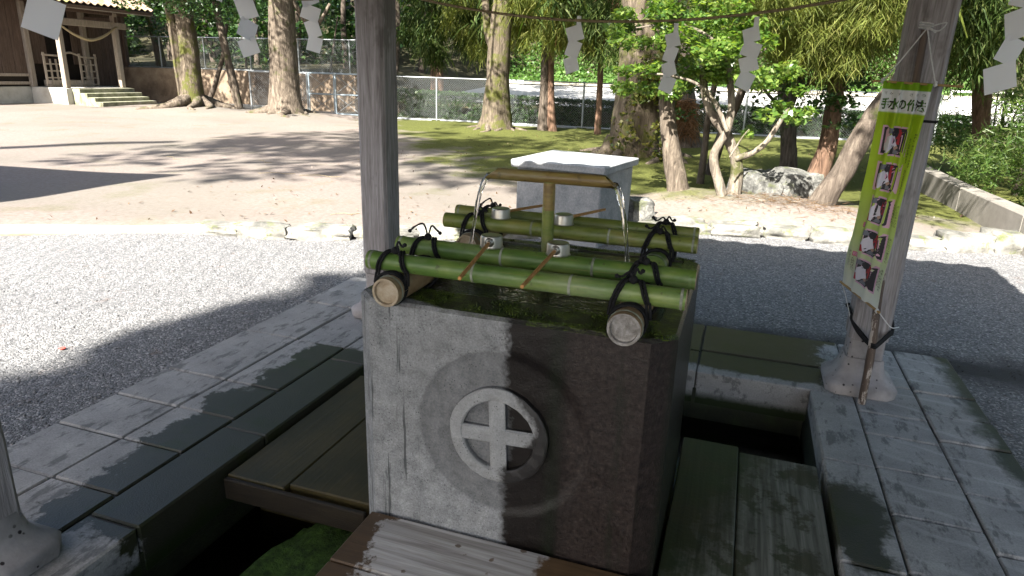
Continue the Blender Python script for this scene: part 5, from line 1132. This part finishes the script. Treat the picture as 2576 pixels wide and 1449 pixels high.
# --- trees behind and beside the visitor that shade the place (outside the picture)
rng = np.random.default_rng(5)
def shade_tree(x, yy, hgt, cr, per, label, n, leaf=.3, off=0.):
    t = tree('shade_tree', label, [([(x, yy, -.2), (x+.1, yy, hgt*.45), (x+off*.35, yy, hgt*.85)], .38, .15, 10, .5)], 'bark_broad'); crown(t, blobs_in((x+off, yy, hgt-cr[2]), cr, n, .8, 1.4), leaf, 'leaf_forest', per, .6)
for i, (x, yy, hgt) in enumerate(((-7.0, -15.4, 12.7), (-3.3, -14.3, 14.3), (-.9, -14.2, 14.8), (2.4, -14.2, 14.9), (5.8, -14.2, 14.8))):
    shade_tree(x, yy, hgt, (2.2, 1.3, 3.4), 190, ('tall dense broadleaf tree at the left end of the grove', 'tall dense grove tree second from its left end', 'tall dense grove tree in the middle of the grove', 'tall dense grove tree second from its right end', 'tall dense broadleaf tree at the right end of the grove')[i], 72, .42)
shade_tree(-17.4, -8.8, 19.4, (4.8, 2.0, 1.7), 60, 'tall wide-crowned tree standing beside the open dirt yard', 44, .36, 8.0)

# ------------------------------------------------------------------ shrine hall
sh = thing('shrine_hall', (-23.5, 17.5, 0), 'weathered wooden shrine hall with tiled porch roof, rope and stone steps', 'shrine')
FX = -24.2; PF = -22.5; Y0, Y1 = 16.7, 19.35; HB = .60
b = MB(); b.box((FX-2.5, 16.6, HB/2-.1), (5.0, 8.8, HB+.2), bev=.02); b.build('base', MT['plaster_stone'], sh)
b = MB(); b.box(((FX+PF)/2, (Y0+Y1)/2, HB/2-.1), (PF-FX, Y1-Y0, HB+.19), bev=.02); b.build('porch_base', MT['plaster_stone'], sh)
for k in range(4):
    b = MB(); z1 = HB-.02-.14*k; b.box((PF+.17+.34*k, (Y0+Y1)/2+.12, z1/2-.05), (.34, Y1-Y0-.25-.0*k, z1+.1), bev=.015, jit=.004); b.build('step', MT['moss_stone'], sh)
def planks(y0, y1, x, z0, z1, wd=.235):
    n = int(round((y1-y0)/wd)); wd = (y1-y0)/n
    for i in range(n):
        b = MB(); b.box((x+rng.normal(0, .006), y0+(i+.5)*wd, (z0+z1)/2), (.03, wd-.008, z1-z0), bev=.004); b.build('plank', MT['shrine_wood'], sh)
planks(12.3, 16.95, FX, 1.05, 4.0); planks(19.15, 20.95, FX, .62, 4.0); planks(16.95, 17.55, FX-.02, 1.4, 4.0); planks(18.6, 19.15, FX-.02, 1.4, 4.0)
for x_ in np.arange(FX-4.8, FX-.1, .24):
    b = MB(); b.box((x_+.12, 20.97, 2.3), (.232, .03, 3.4), bev=.004); b.build('plank', MT['shrine_wood'], sh)
b = MB(); b.box((FX-1.2, 18.05, 2.3), (2.0, 5.2, 3.4)); b.build('dark_interior', MT['dark_inside'], sh)  # near-black block: shade of the hall opening put into the colour
b = MB(); b.box((FX-.9, 14.6, .85), (1.7, 4.4, .45)); b.build('dark_interior', MT['dark_inside'], sh)  # near-black block standing for the shaded gap below the wall planks
for z_ in (.72, 1.0):
    b = MB(); b.box((FX+.03, 14.6, z_), (.06, 4.6, .10), bev=.006); b.build('sill_rail', MT['shrine_pale'], sh)
for x, y, z1 in ((FX+.06, 16.78, 3.5), (PF-.12, 16.86, 3.3), (PF-.12, 19.2, 3.3), (FX+.06, 19.1, 3.5), (FX+.05, 14.9, 3.9), (FX+.05, 20.95, 3.9)):
    b = MB(); b.box((x, y, (HB+z1)/2), (.19, .19, z1-HB), bev=.02); b.build('column', MT['shrine_pale'] if x > FX+.055 else MT['shrine_wood'], sh)
b = MB(); b.box((PF-.12, (Y0+Y1)/2, 2.85), (.14, Y1-Y0+.7, .24), bev=.02); b.build('lintel', MT['shrine_pale'], sh)
b = MB(); b.box((PF-.12, (Y0+Y1)/2, 3.28), (.16, Y1-Y0+.9, .16), bev=.02); b.build('lintel', MT['shrine_wood'], sh)
for y in (16.86, 19.2):
    b = MB(); b.box(((FX+PF)/2, y, 3.05), (PF-FX, .12, .2), bev=.02); b.build('tie_beam', MT['shrine_wood'], sh)
for y0, y1 in ((16.95, 17.62), (18.38, 19.05)):       # lattice wings of the low gate
    b = MB(); gx_ = FX+.55
    for y in np.linspace(y0, y1, 4): b.box((gx_, y, 1.10), (.045, .05, .95))
    for z in (.68, .92, 1.16, 1.40): b.box((gx_+.003, (y0+y1)/2, z), (.035, y1-y0, .045))
    b.build('lattice_gate', MT['shrine_pale'], sh)
b = MB(); b.tube(catmull([(FX+.55, 16.9, 1.72), (FX+.55, 17.5, 1.70), (FX+.55, 17.75, 1.76), (FX+.55, 18.0, 1.82), (FX+.55, 18.25, 1.76), (FX+.55, 18.5, 1.68), (FX+.55, 19.1, 1.66)], 5), .035, 6)
for y in (16.95, 17.62, 18.38, 19.05): b.box((FX+.55, y, 1.25), (.06, .06, 1.1))
b.build('gate_rail', MT['shrine_pale'], sh)
b = MB(); b.box((FX+.3, 18.0, .72), (.5, 1.6, .22)); b.build('offering_step', MT['shrine_pale'], sh)
b = MB(); pr = catmull([(PF-.02, 16.9, 2.70), (PF-.0, 17.4, 2.42), (PF, 18.0, 2.28), (PF, 18.6, 2.45), (PF-.02, 19.2, 2.80)], 6); b.tube(pr, [.03+.025*math.sin(math.pi*i/(len(pr)-1)) for i in range(len(pr))], 8, True, .08); tag(b.build('shrine_rope', MT['pale_rope'], None, 180), 'thick pale straw rope hanging across the shrine porch', 'rope')
# porch roof
EXR, EZR = -21.75, 3.42; sl = .50
def rz_(x): return EZR+(EXR-x)*sl
b = MB(); b.box(((EXR-24.9)/2, 17.95, (rz_(EXR)+rz_(-24.9))/2-.09), (math.hypot(EXR+24.9, (EXR+24.9)*sl), 4.5, .10), M=Matrix.Rotation(math.atan(sl), 3, 'Y')); b.build('roof_deck', MT['shrine_wood'], sh)
b = MB(); b.box((EXR-.06, 17.95, EZR-.10), (.07, 4.5, .13), bev=.01); b.build('fascia', MT['shrine_pale'], sh)
tm = None
def tile_mesh():
    v = []; n = 10; L = .36; W_ = .27
    for j in range(2):
        for th in (0, -.02):
            for i in range(n+1):
                u = i/n; z = .035*math.cos(u*2*math.pi)+.004; v.append((-j*L*math.cos(math.atan(sl)), (u-.5)*W_, j*L*math.sin(math.atan(sl))+z+th+(.018 if j == 0 else 0)))
    m = n+1; f = []
    for i in range(n):
        f += [(i, 2*m+i, 2*m+i+1, i+1), (m+i, m+i+1, 3*m+i+1, 3*m+i), (i, i+1, m+i+1, m+i), (2*m+i, 3*m+i, 3*m+i+1, 2*m+i+1)]
    f += [(0, m, 3*m, 2*m), (n, 2*m+n, 3*m+n, m+n)]; return np.array(v), f
tv, tf = tile_mesh(); tile0 = None; rows = 7
for r_ in range(rows):
    for k in range(17):
        x = EXR+.02-r_*.285; y = 15.8+k*.272
        if tile0 is None:
            me = bpy.data.meshes.new('tile'); me.from_pydata(tv.tolist(), [], tf); me.materials.append(MT['tile']); me.update(); tile0 = me
        o = bpy.data.objects.new('tile', tile0); C.objects.link(o); o.parent = sh
        o.location = Vector((x, y, rz_(x)+.03+rng.normal(0, .006)))-sh.location; o.rotation_euler = (rng.normal(0, .02), rng.normal(0, .02), rng.normal(0, .015))
b = MB(); b.box(((EXR-.3-24.9)/2, 17.95, (rz_(EXR-.3)+rz_(-24.9))/2-.02), (math.hypot(EXR-.3+24.9, (EXR-.3+24.9)*sl), 4.45, .03), M=Matrix.Rotation(math.atan(sl), 3, 'Y')); b.build('roof_underlay', MT['tile'], sh)
b = MB(); b.box((-26.1, 17.9, 5.0), (5.8, 7.4, .14), M=Matrix.Rotation(math.atan(.45), 3, 'Y')); b.build('main_roof', MT['tile'], sh)
# ------------------------------------------------------------------ worship hall outside the picture on the left, its eave corner shades the yard
wh = thing('worship_hall', (-13.5, -2, 0), 'large wooden hall beside the yard whose eave corner casts a pointed shadow', 'hall')
b = MB(); b.box((-14.2, -3.2, 2.0), (9.5, 6.0, 4.0)); b.build('walls', MT['shrine_wood'], wh)
tipz = 4.3; tip = np.array([-6.92+.25*-tipz, 5.9-1.1*tipz, tipz])
A_ = tip; ex = np.array([-2.92, -.6, -.05]); ey = np.array([-.28, -2.47, -.05]); V = [A_, A_+ex*4.5, A_+ex*4.5+ey*4, A_+ey*4]; rdg = [A_+ex*.9+ey*2+np.array([0, 0, 2.6]), A_+ex*3.6+ey*2+np.array([0, 0, 2.6])]
V2 = [q-np.array([0, 0, .14]) for q in V]
b = MB(); b.add(V+rdg+V2, [(0, 4, 5, 1), (1, 5, 2), (2, 5, 4, 3), (3, 4, 0), (6, 7, 8, 9), (0, 1, 7, 6), (1, 2, 8, 7), (2, 3, 9, 8), (3, 0, 6, 9)]); b.build('roof', MT['pavilion_tile'], wh)
# ------------------------------------------------------------------ litter: pebbles, leaves, twigs, petal
n_ = 1500; P = np.stack([rng.uniform(-6, 4.5, n_), rng.uniform(.2, 16, n_), np.zeros(n_)], 1); k = P[:, 1] > kerb_y(P[:, 0])+.2; P = P[k]; P[:, 2] = ground_z(P[:, 0], P[:, 1])+.012
tag(leaf_mesh('leaf_litter', P, .042, MT['leaf_litter'], None, .45, 2.5), 'scattered brown fallen leaves on the dirt and moss', 'leaves', kind='stuff')
n_ = 700; P = np.stack([rng.normal(1.2, .5, n_), rng.normal(6.75, .2, n_), np.zeros(n_)], 1); P[:, 2] = ground_z(P[:, 0], P[:, 1])+.02; P = P[P[:, 1] > kerb_y(P[:, 0])+.1]
tag(strand_mesh('cedar_litter', P, rng.normal(size=P.shape)*np.array([1, 1, .15])+np.array([0, 0, .1]), .12, .006, MT['leaf_litter'], None, .1), 'reddish dry cedar litter round the rock pile', 'litter', kind='stuff')
n_ = 9000; gxp = rng.uniform(-4.6, 3.6, n_); gyp = rng.uniform(-.6, 5.6, n_); k = (gyp < kerb_y(gxp)-.1) & ~((gxp > PX0-.01) & (gxp < PX1+.01) & (gyp < PY1)); gxp, gyp = gxp[k], gyp[k]
sz = rng.uniform(.004, .010, len(gxp)); octv = np.array([(1, 0, 0), (0, 1, 0), (-1, 0, 0), (0, -1, 0), (0, 0, .7), (0, 0, -.7)]); V = (octv[None]*sz[:, None, None]*rng.uniform(.6, 1.3, (len(gxp), 1, 3))).reshape(-1, 3)+np.repeat(np.stack([gxp, gyp, grav_z(gxp[:, None], gyp[:, None])[:, 0]+.002], 1), 6, 0)
of = np.array([(0, 1, 4), (1, 2, 4), (2, 3, 4), (3, 0, 4), (1, 0, 5), (2, 1, 5), (3, 2, 5), (0, 3, 5)]); F = (of[None]+6*np.arange(len(gxp))[:, None, None]).reshape(-1, 3)
tag(mk('loose_pebbles', V, F, MT['gravel']), 'loose grey pebbles on the gravel', 'pebbles', kind='stuff')
n_ = 9000; mx_ = rng.uniform(-.50, .50, n_); my_ = np.where(rng.random(n_) < .75, rng.uniform(.015, .165, n_), rng.uniform(.94, .985, n_)); q_ = np.stack([mx_, my_, 0*mx_], 1)
k = (vnoise(q_, 9, 4)*.6+vnoise(q_, 31, 7)*.4 > .46) & (my_+.28*mx_ > -.02); q_ = q_[k]; q_[:, 2] = ZT-.002
tag(strand_mesh('moss', q_, rng.normal(size=q_.shape)*np.array([1, 1, .3])+np.array([0, 0, .8]), .010, .0035, MT['moss_tuft'], bas, .5, 2), kind='stuff')
twigs = [(690, 440), (800, 445), (660, 405), (930, 400), (430, 395), (860, 540), (700, 470), (540, 500), (260, 520), (1010, 660)]
for i, (a, c) in enumerate(twigs[:6]):
    p = U(a, c, z=.03); p[2] = gz(p[0], p[1])+.008; an = rng.uniform(-.6, .6); L = rng.uniform(.12, .34); d = np.array([math.cos(an), math.sin(an), 0]); b = MB()
    b.tube(catmull([p-d*L, p+np.array([0, .04, .01]), p+d*L*.7, p+d*L+np.array([.03, .08, 0])], 4), [.0035]*13, 5, True, .2)
    tag(b.build('fallen_twig', MT['straw_rope']), 'dry twig lying on the open dirt yard', 'twig', 'twigs on the dirt yard')
flat('petal_red', (.55, .08, .06)); p = U(157, 877, z=-.02); b = MB(); b.lathe([(.001, 0), (.014, .004), (.018, .010), (.012, .013), (.001, .012)], 8, (p[0], p[1], -.026)); tag(b.build('red_petal', MT['petal_red']), 'small red petal on the gravel beside the pavement', 'petal')
